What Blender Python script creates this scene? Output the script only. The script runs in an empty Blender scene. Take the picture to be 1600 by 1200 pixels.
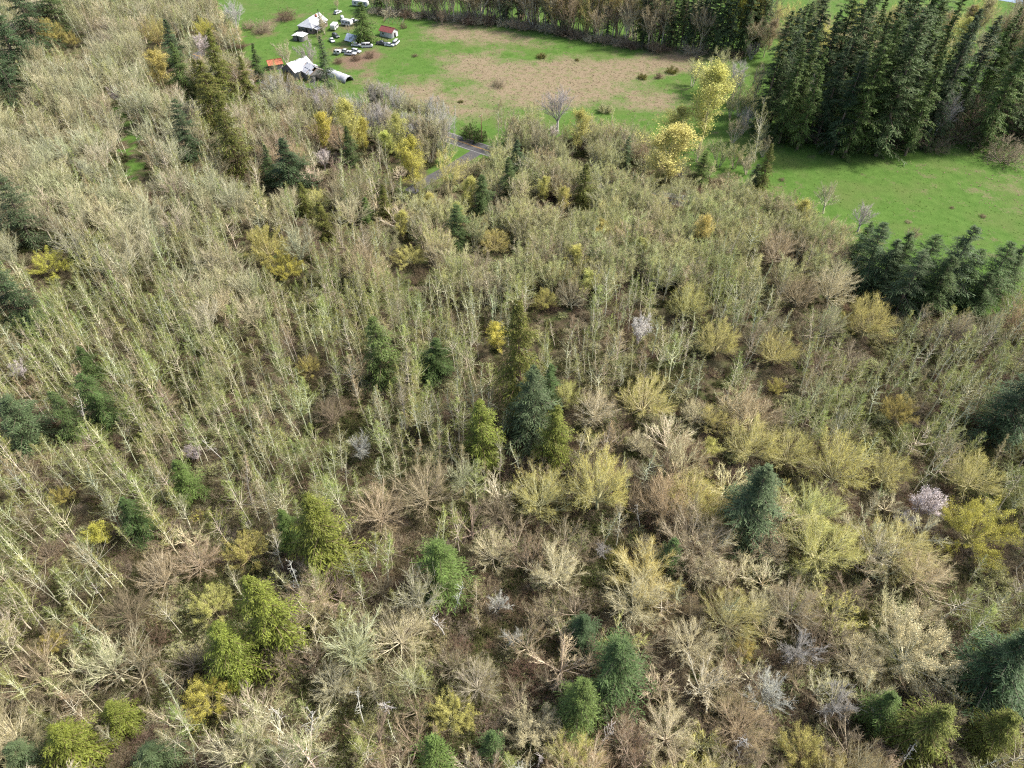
import bpy, math, random
import numpy as np
from mathutils import Vector
R = math.radians
scene = bpy.context.scene
COL = scene.collection

# ------------------------------------------------------------------ camera, light
ALT, PITCH, FPX = 120.0, 45.0, 1110.0           # drone height (m), degrees below the horizon, focal length in 1600 px frame
cam_d = bpy.data.cameras.new('camera'); cam = bpy.data.objects.new('camera', cam_d); COL.objects.link(cam)
cam.location = (0, 0, ALT); cam.rotation_euler = (R(90 - PITCH), 0, 0)
cam_d.sensor_width = 36; cam_d.lens = 36 * FPX / 1600; cam_d.clip_start = 1; cam_d.clip_end = 12000
scene.camera = cam
SUN_EL, SUN_AZ = 50.0, 12.0                      # azimuth: degrees from +X (picture right) towards +Y (away)
w = bpy.data.worlds.new('World'); scene.world = w; w.use_nodes = True
nt = w.node_tree; sky = nt.nodes.new('ShaderNodeTexSky'); sky.sky_type = 'NISHITA'; sky.sun_disc = False
sky.sun_elevation = R(SUN_EL); sky.sun_rotation = R(90 - SUN_AZ); sky.air_density = 1.0; sky.dust_density = 4.0; sky.ozone_density = .6
nt.links.new(sky.outputs[0], nt.nodes['Background'].inputs[0]); nt.nodes['Background'].inputs[1].default_value = 0.15
sd = bpy.data.lights.new('sun', 'SUN'); sd.energy = 3.9; sd.angle = R(6.0); sd.color = (1.0, 0.96, 0.88)
so = bpy.data.objects.new('sun', sd); COL.objects.link(so); so.location = (200, 60, 250)
sv = Vector((math.cos(R(SUN_EL)) * math.cos(R(SUN_AZ)), math.cos(R(SUN_EL)) * math.sin(R(SUN_AZ)), math.sin(R(SUN_EL))))
so.rotation_euler = sv.to_track_quat('Z', 'Y').to_euler()
vs = scene.view_settings; vs.view_transform = 'Standard'; vs.look = 'None'; vs.exposure = 1.08; vs.gamma = 1; vs.use_curve_mapping = False
scene.cycles.use_denoising = False; scene.cycles.debug_use_spatial_splits = True; scene.cycles.use_light_tree = False; scene.cycles.filter_width = 1.2; scene.cycles.max_bounces = 3; scene.cycles.diffuse_bounces = 2; scene.cycles.transmission_bounces = 2; scene.cycles.transparent_max_bounces = 4

# ------------------------------------------------------------------ pixels <-> metres
SP, CP = math.sin(R(PITCH)), math.cos(R(PITCH))
def at(px, py, z=0.0):
    """the point at height z seen at pixel (px, py) of the 1600 x 1200 photograph"""
    u, v = (px - 800) / FPX, (600 - py) / FPX
    d = np.array([u, CP + v * SP, -SP + v * CP])
    t = (z - ALT) / d[2]
    return np.array([d[0] * t, d[1] * t, z])
def proj(x, y, z):
    dz = z - ALT
    depth = y * CP - dz * SP
    up = y * SP + dz * CP
    return 800 + FPX * x / depth, 600 - FPX * up / depth, depth
def inside(poly, px, py):
    px = np.asarray(px, float); py = np.asarray(py, float); c = np.zeros(px.shape, bool); n = len(poly)
    for i in range(n):
        x1, y1 = poly[i]; x2, y2 = poly[i - 1]
        m = ((y1 > py) != (y2 > py)) & (px < (x2 - x1) * (py - y1) / (y2 - y1 + 1e-9) + x1)
        c ^= m
    return c

# ------------------------------------------------------------------ materials
def mat(name): 
    m = bpy.data.materials.new(name); m.use_nodes = True
    n = m.node_tree; b = n.nodes['Principled BSDF']; b.inputs['Roughness'].default_value = 0.85
    b.inputs['Specular IOR Level'].default_value = 0.2
    return m, n, b
def N(n, t, **k):
    o = n.nodes.new(t)
    for a, v in k.items(): setattr(o, a, v)
    return o
def mixc(n, fac, a, b, blend='MIX'):
    m = N(n, 'ShaderNodeMix', data_type='RGBA', blend_type=blend)
    for s, v in ((0, fac), (6, a), (7, b)):
        if hasattr(v, 'node'): n.links.new(v, m.inputs[s])
        elif s == 0: m.inputs[0].default_value = v
        else: m.inputs[s].default_value = (*v, 1)
    return m.outputs[2]
def noise(n, scale, detail=4, rough=.55, coord='Object'):
    tc = N(n, 'ShaderNodeTexCoord'); t = N(n, 'ShaderNodeTexNoise'); t.inputs['Scale'].default_value = scale
    t.inputs['Detail'].default_value = detail; t.inputs['Roughness'].default_value = rough
    n.links.new(tc.outputs[coord], t.inputs['Vector']); return t.outputs[0]
def ramp(n, f, stops):
    r = N(n, 'ShaderNodeValToRGB'); n.links.new(f, r.inputs[0]); e = r.color_ramp.elements
    while len(e) < len(stops): e.new(.5)
    for i, (p, c) in enumerate(stops):
        e[i].position = p; e[i].color = (*c, 1) if not isinstance(c, (int, float)) else (c, c, c, 1)
    return r.outputs[0]

def bark_material():
    m, n, b = mat('bark')
    a = N(n, 'ShaderNodeAttribute', attribute_type='INSTANCER', attribute_name='bark_tint')
    f = ramp(n, noise(n, 1.7, 3), [(.32, .6), (.62, 1.0)])
    n.links.new(mixc(n, 1.0, a.outputs['Color'], f, 'MULTIPLY'), b.inputs['Base Color']); b.inputs['Roughness'].default_value = .95
    return m
def leaf_material(name, transl, lo, hi, rough=.7):
    m, n, b = mat(name)
    a = N(n, 'ShaderNodeAttribute', attribute_type='INSTANCER', attribute_name='leaf_tint')
    g = N(n, 'ShaderNodeNewGeometry')
    f = ramp(n, g.outputs['Random Per Island'], [(0, lo), (1, hi)])
    c = mixc(n, 1.0, a.outputs['Color'], f, 'MULTIPLY')
    f2 = ramp(n, noise(n, .45, 2), [(.35, .75), (.65, 1.12)])
    c = mixc(n, 1.0, c, f2, 'MULTIPLY')
    n.links.new(c, b.inputs['Base Color']); b.inputs['Roughness'].default_value = rough
    if transl:
        t = N(n, 'ShaderNodeBsdfTranslucent'); n.links.new(c, t.inputs[0]); mx = N(n, 'ShaderNodeMixShader'); mx.inputs[0].default_value = transl
        n.links.new(b.outputs[0], mx.inputs[1]); n.links.new(t.outputs[0], mx.inputs[2]); n.links.new(mx.outputs[0], n.nodes['Material Output'].inputs[0])
    return m
BARK = bark_material()
LEAF = leaf_material('young_leaf', .35, .55, 1.25)
NEEDLE = leaf_material('needle', .12, .45, 1.35, .6)
def plain(name, c, rough=.8, metal=0., ns=None, amt=.25, spec=.3):
    m, n, b = mat(name); b.inputs['Roughness'].default_value = rough; b.inputs['Metallic'].default_value = metal; b.inputs['Specular IOR Level'].default_value = spec
    if ns:
        f = ramp(n, noise(n, ns, 5), [(.3, 1 - amt), (.7, 1 + amt * .4)])
        n.links.new(mixc(n, 1.0, c, f, 'MULTIPLY'), b.inputs['Base Color'])
    else: b.inputs['Base Color'].default_value = (*c, 1)
    return m

# ------------------------------------------------------------------ mesh collection
class MB:
    def __init__(s): s.v = []; s.f = []; s.n = 0
    def add(s, v, f, mi=0):
        s.v.append(np.asarray(v, np.float32).reshape(-1, 3)); s.f.append((np.asarray(f, np.int32) + s.n, mi)); s.n += len(s.v[-1])
    def tubes(s, P, Rd, sides=3, mi=0):
        B, n = P.shape[:2]
        if B == 0: return
        T = np.gradient(P, axis=1); T /= np.linalg.norm(T, axis=2, keepdims=True) + 1e-9
        m = T.mean(1); ref = np.where(np.abs(m[:, 2:3]) > .8, np.array([[1., 0, 0]]), np.array([[0, 0, 1.]]))[:, None, :]
        U = np.cross(T, ref); U /= np.linalg.norm(U, axis=2, keepdims=True) + 1e-9; V = np.cross(T, U)
        a = np.arange(sides) * 2 * math.pi / sides
        ring = P[:, :, None, :] + Rd[:, :, None, None] * (np.cos(a)[None, None, :, None] * U[:, :, None, :] + np.sin(a)[None, None, :, None] * V[:, :, None, :])
        b = np.arange(B)[:, None, None] * n * sides; i = np.arange(n - 1)[None, :, None] * sides; k = np.arange(sides)[None, None, :]; k2 = (k + 1) % sides
        f = np.stack([b + i + k, b + i + k2, b + i + sides + k2, b + i + sides + k], -1).reshape(-1, 4)
        s.add(ring, f, mi)
    def spikes(s, A, Bp, wd, mi=0):
        if len(A) == 0: return
        T = Bp - A; T = T / (np.linalg.norm(T, axis=1, keepdims=True) + 1e-9)
        ref = np.where(np.abs(T[:, 2:3]) > .8, np.array([[1., 0, 0]]), np.array([[0, 0, 1.]]))
        U = np.cross(T, ref); U /= np.linalg.norm(U, axis=1, keepdims=True) + 1e-9; V = np.cross(T, U)
        wd = np.broadcast_to(np.asarray(wd, float), (len(A),))[:, None]
        v = np.stack([A + U * wd, A - U * wd * .5 + V * wd * .87, A - U * wd * .5 - V * wd * .87, Bp], 1)
        b = np.arange(len(A))[:, None] * 4
        f = np.concatenate([b + [[0, 1, 3]], b + [[1, 2, 3]], b + [[2, 0, 3]]], 1).reshape(-1, 3)
        s.add(v, f, mi)
    def blades(s, C, D, S, ln, wd, mi=0, dome=0.0):
        """rhombic leaves / needle sprays: centre, long axis, side axis"""
        if len(C) == 0: return
        ln = np.broadcast_to(np.asarray(ln, float), (len(C),))[:, None]; wd = np.broadcast_to(np.asarray(wd, float), (len(C),))[:, None]
        v = np.stack([C - D * ln * .5, C + S * wd * .5 - D * ln * .08, C + D * ln * .5, C - S * wd * .5 - D * ln * .08], 1)
        f = np.arange(len(C))[:, None] * 4 + [[0, 1, 2, 3]]
        s.add(v, f, mi)
    def box(s, c, size, mi=0, rz=0.0, taper=1.0):
        x, y, z = np.array(size) / 2
        v = np.array([[-x, -y, -z], [x, -y, -z], [x, y, -z], [-x, y, -z], [-x * taper, -y * taper, z], [x * taper, -y * taper, z], [x * taper, y * taper, z], [-x * taper, y * taper, z]])
        ca, sa = math.cos(rz), math.sin(rz)
        v = np.stack([v[:, 0] * ca - v[:, 1] * sa, v[:, 0] * sa + v[:, 1] * ca, v[:, 2]], 1) + np.array(c)
        s.add(v, [[3, 2, 1, 0], [4, 5, 6, 7], [0, 1, 5, 4], [1, 2, 6, 5], [2, 3, 7, 6], [3, 0, 4, 7]], mi)
    def mesh(s, name, mats, smooth=False):
        me = bpy.data.meshes.new(name); V = np.concatenate(s.v); me.vertices.add(len(V)); me.vertices.foreach_set('co', V.ravel())
        loops = np.concatenate([f.ravel() for f, _ in s.f]); cnt = np.concatenate([np.full(len(f), f.shape[1], np.int32) for f, _ in s.f])
        mi = np.concatenate([np.full(len(f), m, np.int32) for f, m in s.f])
        me.loops.add(len(loops)); me.loops.foreach_set('vertex_index', loops)
        me.polygons.add(len(cnt)); me.polygons.foreach_set('loop_start', np.concatenate([[0], np.cumsum(cnt)[:-1]]).astype(np.int32))
        for m in mats: me.materials.append(m)
        me.polygons.foreach_set('material_index', mi)
        if smooth: me.polygons.foreach_set('use_smooth', np.ones(len(cnt), bool))
        me.update(calc_edges=True); return me
def link(name, data, parent=None, loc=None, rot=None, scale=None):
    o = bpy.data.objects.new(name, data); COL.objects.link(o)
    if parent is not None: o.parent = parent
    if loc is not None: o.location = loc
    if rot is not None: o.rotation_euler = rot
    if scale is not None: o.scale = scale
    return o
def tag(o, label, cat, group=None):
    o['label'] = label; o['category'] = cat
    if group: o['group'] = group
    return o

# ------------------------------------------------------------------ growing branches
def unit(a): return a / (np.linalg.norm(a, axis=-1, keepdims=True) + 1e-9)
def grow(g, start, d, length, r0, r1, n, trop=0.0, wig=0.1, droop=0.0):
    """polylines from start along d; trop bends them up (or down), wig makes them crooked"""
    B = len(start); P = np.zeros((B, n, 3)); P[:, 0] = start; d = unit(d); step = (length / (n - 1))[:, None]
    for i in range(1, n):
        d = unit(d + np.array([0, 0, 1.]) * (trop - droop * i / n) + g.normal(0, wig, (B, 3)))
        P[:, i] = P[:, i - 1] + d * step
    t = np.linspace(0, 1, n)[None]
    return P, r0[:, None] * (1 - t) + r1 * t
def sprout(g, P, Rd, per, t0, t1, ang, spread=.25):
    """choose starting points and directions for children along parent polylines"""
    B, n = P.shape[:2]; idx = np.repeat(np.arange(B), per); M = len(idx)
    t = t0 + (t1 - t0) * (np.tile(np.arange(per), B) + g.uniform(0, 1, M)) / per
    f = t * (n - 1); i = np.minimum(f.astype(int), n - 2); fr = (f - i)[:, None]
    pos = P[idx, i] * (1 - fr) + P[idx, i + 1] * fr; tan = unit(P[idx, i + 1] - P[idx, i])
    rad = Rd[idx, i] * (1 - fr[:, 0]) + Rd[idx, i + 1] * fr[:, 0]
    perp = unit(np.cross(tan, g.normal(0, 1, (M, 3))))
    a = np.radians(ang) * (1 + g.normal(0, spread, M))[:, None]
    return idx, t, pos, np.cos(a) * tan + np.sin(a) * perp, rad, tan
def rnd_leaves(g, mb, pts, size, jit, mi=1, asp=.7):
    M = len(pts); C = pts + g.normal(0, jit, (M, 3)); D = unit(g.normal(0, 1, (M, 3))); S = unit(np.cross(D, g.normal(0, 1, (M, 3))))
    s = size * g.uniform(.6, 1.3, M); mb.blades(C, D, S, s, s * asp, mi)
def along(g, P, m):
    B, n = P.shape[:2]; k = g.integers(0, B, m); f = g.uniform(.35, 1, m) * (n - 1); i = np.minimum(f.astype(int), n - 2); fr = (f - i)[:, None]
    return P[k, i] * (1 - fr) + P[k, i + 1] * fr

def alder(seed, crooked=.06, nb=46, leaves=1500, lsize=.16, twig=.5, base_r=.17, crown0=.38, wide=2.5, per2=6, thick=1.0, tip=.02, ang=58, trop=.17):
    g = np.random.default_rng(seed); H = 20.0
    P, Rd = grow(g, np.zeros((1, 3)), np.array([[g.normal(0, .03), g.normal(0, .03), 1.]]), np.array([H]), np.array([base_r]), tip, 12, .12, crooked * .5)
    tr = MB(); tr.tubes(P, Rd, 5)
    cr = MB()
    idx, t, pos, d, rad, _ = sprout(g, P, Rd, nb, crown0, .985, ang)
    u = (t - crown0) / (1 - crown0); gap = 1 + .35 * np.sin(u * g.uniform(6, 12) + g.uniform(0, 6))
    L = wide * (.45 + 1.15 * np.sin(np.clip(u * 1.15 + .12, 0, 1) * math.pi) ** .8) * (1 - .35 * u) * g.uniform(.45, 1.25, len(t)) * gap
    P1, R1 = grow(g, pos, d, L, np.minimum(rad * .6, .045 * thick) , .012 * thick, 5, trop, crooked + .05)
    cr.tubes(P1, R1, 3, 0)
    _, t2, pos, d, rad, _ = sprout(g, P1, R1, per2, .25, 1, 42)
    L2 = np.repeat(L, per2) * .38 * g.uniform(.5, 1.3, len(t2))
    P2, R2 = grow(g, pos, d, L2, np.full(len(t2), .016 * thick), .008 * thick, 4, .1, crooked + .1)
    cr.tubes(P2, R2, 3, 1)
    _, t3, pos, d, rad, _ = sprout(g, P2, R2, 4, .2, 1, 40)
    cr.spikes(pos, pos + d * (twig * g.uniform(.5, 1.3, (len(pos), 1))), .011 * thick, 1)
    if leaves: rnd_leaves(g, cr, along(g, P2, leaves), lsize, .15)
    return tr, cr, 2 * wide + 1.2, H, .68

def maple(seed, H=12.5, limbs=20, leaves=2200, lsize=.2, low=.2, spread=80, tw=1.2, p2=8, p3=7, wig=.022, thick=1.0, trop=.05):
    """broad dome of limbs radiating from a short trunk"""
    g = np.random.default_rng(seed); th = H * low
    P, Rd = grow(g, np.zeros((1, 3)), np.array([[g.normal(0, .05), g.normal(0, .05), 1.]]), np.array([th]), np.array([.34]), .26, 5, .1, .04)
    tr = MB(); tr.tubes(P, Rd, 6); top = P[0, -1]
    i = np.arange(limbs); az = i * 2.39996 + g.uniform(-.4, .4, limbs); an = np.radians(spread) * np.sqrt((i + .3) / limbs) * g.uniform(.8, 1.2, limbs)
    d = np.stack([np.sin(an) * np.cos(az), np.sin(an) * np.sin(az), np.cos(an)], 1)
    st = np.repeat(top[None], limbs, 0); st[:, 2] -= g.uniform(0, th * .5, limbs) * (an / 1.2)
    L = (H - th) * g.uniform(.8, 1.0, limbs) * (1 - .2 * an)
    P0, R0 = grow(g, st, d, L, np.full(limbs, .125), .03, 8, .07, wig); tr.tubes(P0, R0, 4)
    cr = MB()
    _, t, pos, d, rad, _ = sprout(g, P0, R0, p2, .14, .97, 25, .4)
    L1 = (H * .36) * (1.2 - .7 * t) * g.uniform(.55, 1.15, len(t))
    P1, R1 = grow(g, pos, d, L1, np.minimum(rad * .62, .06 * thick), .02 * thick, 5, trop, wig + .02); cr.tubes(P1, R1, 3, 0)
    _, t2, pos, d, rad, _ = sprout(g, P1, R1, p3, .15, 1, 25, .4)
    L2 = np.repeat(L1, p3) * .42 * g.uniform(.5, 1.25, len(t2))
    P2, R2 = grow(g, pos, d, L2, np.full(len(t2), .021 * thick), .010 * thick, 4, trop, wig + .05); cr.tubes(P2, R2, 3, 0)
    _, t3, pos, d, rad, _ = sprout(g, P2, R2, 5, .2, 1, 30, .4)
    cr.spikes(pos, pos + d * (tw * g.uniform(.5, 1.2, (len(pos), 1))), .0125 * thick, 1)
    if leaves: rnd_leaves(g, cr, along(g, P2, leaves), lsize, .22)
    e = P2[:, -1]; wd = 2 * np.percentile(np.hypot(e[:, 0], e[:, 1]), 95) + .8
    return tr, cr, wd, max(H, e[:, 2].max()), .6

def willow(seed, H=9., stems=9, leaves=1500, lsize=.13, spread=26, thick=1.0, tw=.8):
    g = np.random.default_rng(seed); az = g.uniform(0, 6.28, stems); an = np.radians(g.uniform(4, spread, stems))
    d = np.stack([np.sin(an) * np.cos(az), np.sin(an) * np.sin(az), np.cos(an)], 1); st = np.stack([np.cos(az) * .3, np.sin(az) * .3, az * 0 - .1], 1)
    L = H * g.uniform(.7, 1.05, stems); P0, R0 = grow(g, st, d, L, np.full(stems, .08 * thick), .015, 7, .03, .06)
    tr = MB(); tr.tubes(P0, R0, 4); cr = MB()
    _, t, pos, dd, rad, _ = sprout(g, P0, R0, 9, .25, 1, 34)
    L1 = H * .28 * (1.15 - .6 * t) * g.uniform(.6, 1.2, len(t)); P1, R1 = grow(g, pos, dd, L1, np.minimum(rad * .6, .03 * thick), .011, 4, .1, .08); cr.tubes(P1, R1, 3, 0)
    _, t2, pos, dd, rad, _ = sprout(g, P1, R1, 7, .2, 1, 34); L2 = np.repeat(L1, 7) * .42 * g.uniform(.5, 1.2, len(t2))
    P2, R2 = grow(g, pos, dd, L2, np.full(len(t2), .014 * thick), .008, 3, .08, .1); cr.tubes(P2, R2, 3, 0)
    _, t3, pos, dd, rad, _ = sprout(g, P2, R2, 4, .2, 1, 32); cr.spikes(pos, pos + dd * (tw * g.uniform(.5, 1.2, (len(pos), 1))), .011 * thick, 1)
    if leaves: rnd_leaves(g, cr, along(g, P2, leaves), lsize, .15)
    e = P2[:, -1]; return tr, cr, 2 * np.percentile(np.hypot(e[:, 0], e[:, 1]), 95) + .6, e[:, 2].max(), .58

def leafy(seed, H=14., nb=46, leaves=5000, lsize=.26, wide=2.6, crown0=.16):
    """upright oval crown thick with young leaves"""
    g = np.random.default_rng(seed)
    P, Rd = grow(g, np.zeros((1, 3)), np.array([[0, 0, 1.]]), np.array([H]), np.array([.16]), .02, 9, .1, .04)
    tr = MB(); tr.tubes(P, Rd, 5); cr = MB()
    _, t, pos, d, rad, _ = sprout(g, P, Rd, nb, crown0, .98, 48); u = (t - crown0) / (1 - crown0)
    L = wide * (.55 + 1.0 * np.sin(np.clip(u + .1, 0, 1) * math.pi)) * (1 - .3 * u) * g.uniform(.65, 1.2, len(t))
    P1, R1 = grow(g, pos, d, L, np.minimum(rad * .6, .05), .015, 5, .16, .09); cr.tubes(P1, R1, 3, 0)
    _, t2, pos, d, rad, _ = sprout(g, P1, R1, 7, .2, 1, 40); L2 = np.repeat(L, 7) * .38 * g.uniform(.5, 1.2, len(t2))
    P2, R2 = grow(g, pos, d, L2, np.full(len(t2), .017), .009, 4, .1, .12); cr.tubes(P2, R2, 3, 0)
    rnd_leaves(g, cr, along(g, P2, leaves), lsize, .22)
    e = P2[:, -1]; return tr, cr, 2 * np.percentile(np.hypot(e[:, 0], e[:, 1]), 92), H, .56

def conifer(seed, H=18., nb=150, wide=4.4, crown0=.04, droop=.2, per=21, bl=.40, bw=.095, hang=.18, asc=14., power=.9, ragged=.45):
    g = np.random.default_rng(seed)
    P, Rd = grow(g, np.zeros((1, 3)), np.array([[0, 0, 1.]]), np.array([H]), np.array([H * .014 + .06]), .03, 10, .1, .012)
    tr = MB(); tr.tubes(P, Rd, 6); cr = MB()
    t = crown0 + (1 - crown0) * ((np.arange(nb) + g.uniform(0, 1, nb)) / nb) ** .92; t = np.minimum(t, .99)
    f = t * 9; i = np.minimum(f.astype(int), 8); fr = (f - i)[:, None]; pos = P[0, i] * (1 - fr) + P[0, i + 1] * fr
    az = g.uniform(0, 6.283, nb); el = np.radians(asc * (t * 3 - 1) + g.normal(0, 7, nb))
    d = np.stack([np.cos(el) * np.cos(az), np.cos(el) * np.sin(az), np.sin(el)], 1)
    u = (t - crown0) / (1 - crown0); lump = 1 + ragged * np.sin(az * 3 + u * 17 + seed) * .6
    L = (wide * ((1 - u) ** power * .96 + .05) * np.minimum(1, .62 + u * 3.0)) * lump * g.uniform(1 - ragged, 1 + ragged * .5, nb)
    P1, R1 = grow(g, pos, d, L, .012 + .012 * L, .008, 6, .02, .05, droop); cr.tubes(P1, R1, 3, 0)
    idx, t2, p2, d2, rad, tan = sprout(g, P1, R1, per, .12, 1.0, 50)
    # flatten side shoots into the plane of the branch
    side = unit(np.cross(tan, np.array([0, 0, 1.]))); sg = np.where(np.arange(len(t2)) % 2 == 0, 1., -1.)[:, None]
    d2 = unit(tan * .75 + side * sg * (1.0 - .4 * t2)[:, None] + g.normal(0, .16, (len(t2), 3)) - np.array([0, 0, hang]))
    l2 = np.repeat(L, per) * .34 * (1.15 - .75 * t2) * g.uniform(.7, 1.2, len(t2)) + .25
    M = len(t2); k = 5
    C = np.concatenate([p2 + d2 * (l2 * (j + .6) / k)[:, None] + g.normal(0, .05, (M, 3)) for j in range(k)]); D = unit(np.concatenate([d2 + g.normal(0, .32, (M, 3)) - np.array([0, 0, hang * j / k]) for j in range(k)]))
    S = unit(np.cross(D, np.array([0, 0, 1.]) + g.normal(0, .45, (len(D), 3)))); sc = g.uniform(.7, 1.3, len(D)) * np.clip(np.concatenate([l2] * k) / .9, .55, 1.25)
    cr.blades(C, D, S, bl * sc, bw * sc, 1)
    # leader and short top shoots
    tp = P[0, -1] + g.normal(0, .12, (14, 3)) - np.array([0, 0, .5]); dd = unit(g.normal(0, .4, (14, 3)) + np.array([0, 0, 1.])); cr.blades(tp, dd, unit(np.cross(dd, g.normal(0, 1, (14, 3)))), bl, bw, 1)
    return tr, cr, 2 * np.percentile(np.hypot(C[:, 0], C[:, 1]), 92), H, .44

def snag(seed, H=14.):
    g = np.random.default_rng(seed)
    P, Rd = grow(g, np.zeros((1, 3)), np.array([[g.normal(0, .1), g.normal(0, .1), 1.]]), np.array([H]), np.array([.2]), .06, 9, .03, .05)
    tr = MB(); tr.tubes(P, Rd, 5); cr = MB()
    _, t, pos, d, rad, _ = sprout(g, P, Rd, 16, .4, 1, 62); L = g.uniform(.5, 2.4, len(t))
    P1, R1 = grow(g, pos, d, L, np.minimum(rad * .6, .07), .025, 5, .12, .25); cr.tubes(P1, R1, 3, 0)
    _, t2, pos, d, rad, _ = sprout(g, P1, R1, 3, .4, 1, 50); P2, R2 = grow(g, pos, d, np.repeat(L, 3) * .4, np.full(len(t2), .03), .014, 3, .05, .25); cr.tubes(P2, R2, 3, 0)
    return tr, cr, 4.0, H, .7

def shrub(seed, H=3., stems=46, leaves=1400, lsize=.14, dome=1.0):
    g = np.random.default_rng(seed); az = g.uniform(0, 6.28, stems); an = np.arccos(g.uniform(.15, 1, stems)) * dome
    d = np.stack([np.sin(an) * np.cos(az), np.sin(an) * np.sin(az), np.cos(an)], 1); rr = g.uniform(0, .5, stems)
    st = np.stack([np.cos(az) * rr, np.sin(az) * rr, az * 0 - .1], 1); L = H * g.uniform(.65, 1.05, stems)
    P0, R0 = grow(g, st, d, L, np.full(stems, .035), .012, 5, .04, .12); tr = MB(); tr.tubes(P0, R0, 3); cr = MB()
    _, t, pos, dd, rad, _ = sprout(g, P0, R0, 7, .25, 1, 42); L1 = H * .32 * g.uniform(.5, 1.2, len(t))
    P1, R1 = grow(g, pos, dd, L1, np.full(len(t), .013), .007, 3, .05, .15); cr.tubes(P1, R1, 3, 0)
    _, t2, pos, dd, rad, _ = sprout(g, P1, R1, 5, .2, 1, 40); cr.spikes(pos, pos + dd * (H * .15 * g.uniform(.5, 1.2, (len(pos), 1))), .009, 0)
    if leaves: rnd_leaves(g, cr, along(g, P1, leaves), lsize, .12)
    return tr, cr, 2.1 * H * .9, H, .5

# kind -> list of (trunk mesh, crown mesh, crown width, height, crown-centre fraction)
KINDS = {}
def register(kind, gens, leafmat=None):
    out = []
    for tr, cr, wd, H, cz in gens:
        out.append((tr.mesh(kind + '_trunk', [BARK], True), cr.mesh(kind + '_crown', [BARK, leafmat or LEAF]), wd, H, cz))
    KINDS[kind] = out
register('alder', [alder(10 + i, crooked=.06, nb=40 + 3 * (i % 3), leaves=1500, lsize=.11, thick=1.2, wide=2.1 + .16 * i, crown0=.24 + .05 * (i % 4), base_r=.16, tip=.035, ang=52, trop=.13, twig=.55) for i in range(8)])
register('lichen_alder', [alder(30 + i, crooked=.13, nb=30 + 3 * i, leaves=260, lsize=.12, twig=.45, wide=1.7 + .2 * i, crown0=.24 + .05 * (i % 3), per2=6, thick=1.55, tip=.04) for i in range(6)])
register('tall_alder', [alder(50 + i, crooked=.1, nb=50, leaves=420, lsize=.14, twig=.6, wide=3.2 + .4 * i, crown0=.26, per2=8, thick=1.35, base_r=.2, tip=.04) for i in range(3)] + [maple(60 + i, H=14., limbs=9, p2=9, p3=8, leaves=500, lsize=.14, low=.34, spread=36, thick=1.2, wig=.06, tw=.8) for i in range(3)])
register('maple', [maple(70 + i, leaves=500, lsize=.11, thick=.9, p3=9, spread=72 + 5 * (i % 3)) for i in range(5)])
register('flowering_maple', [maple(90 + i, leaves=5200, lsize=.14, tw=1.0, thick=.85, p3=9, spread=70 + 5 * (i % 4)) for i in range(5)])
register('gold_maple', [maple(110 + i, limbs=16, leaves=20000, lsize=.16, tw=.7, thick=.9) for i in range(3)])
register('small_maple', [maple(130 + i, H=9., limbs=7, p2=7, p3=6, leaves=200, lsize=.13, tw=.7, thick=1.2, spread=64) for i in range(4)])
register('grey_tree', [maple(150 + i, H=10., limbs=8, p2=8, p3=9, leaves=1100, lsize=.12, wig=.12, tw=.5, low=.25, spread=44, thick=1.1) for i in range(3)])
register('cherry', [maple(170 + i, H=9., limbs=7, p2=7, p3=7, leaves=5000, lsize=.19, tw=.4, low=.2, spread=42) for i in range(3)])
register('willow', [willow(190 + i, thick=1.25) for i in range(5)])
register('leafy', [leafy(210 + i, H=10. + i % 2, leaves=13000, lsize=.16, wide=2.9) for i in range(4)])
register('fir', [conifer(230 + i, power=.62 + .12 * i, nb=140 + 15 * i) for i in range(4)], NEEDLE)
register('big_fir', [conifer(250 + i, H=40., nb=230, wide=6.4, crown0=.04 + .03 * i, bl=.62, bw=.15, per=20, ragged=.6, droop=.15 + .03 * i, power=.55 + .12 * i) for i in range(4)], NEEDLE)
register('cedar', [conifer(270 + i, H=15., nb=170, wide=3.8, crown0=.03, droop=.3, per=16, bl=.38, bw=.105, hang=.45, asc=18, power=.8, ragged=.45) for i in range(4)], NEEDLE)
register('young_fir', [conifer(290 + i, H=8., nb=90, wide=2.4, crown0=.02, droop=.08, per=11, bl=.36, bw=.1, hang=.1, asc=20, ragged=.3) for i in range(2)], NEEDLE)
register('snag', [snag(310 + i) for i in range(4)])
register('shrub', [shrub(330 + i) for i in range(4)])
register('leaf_shrub', [shrub(350 + i, leaves=3400, lsize=.2) for i in range(3)])

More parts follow.
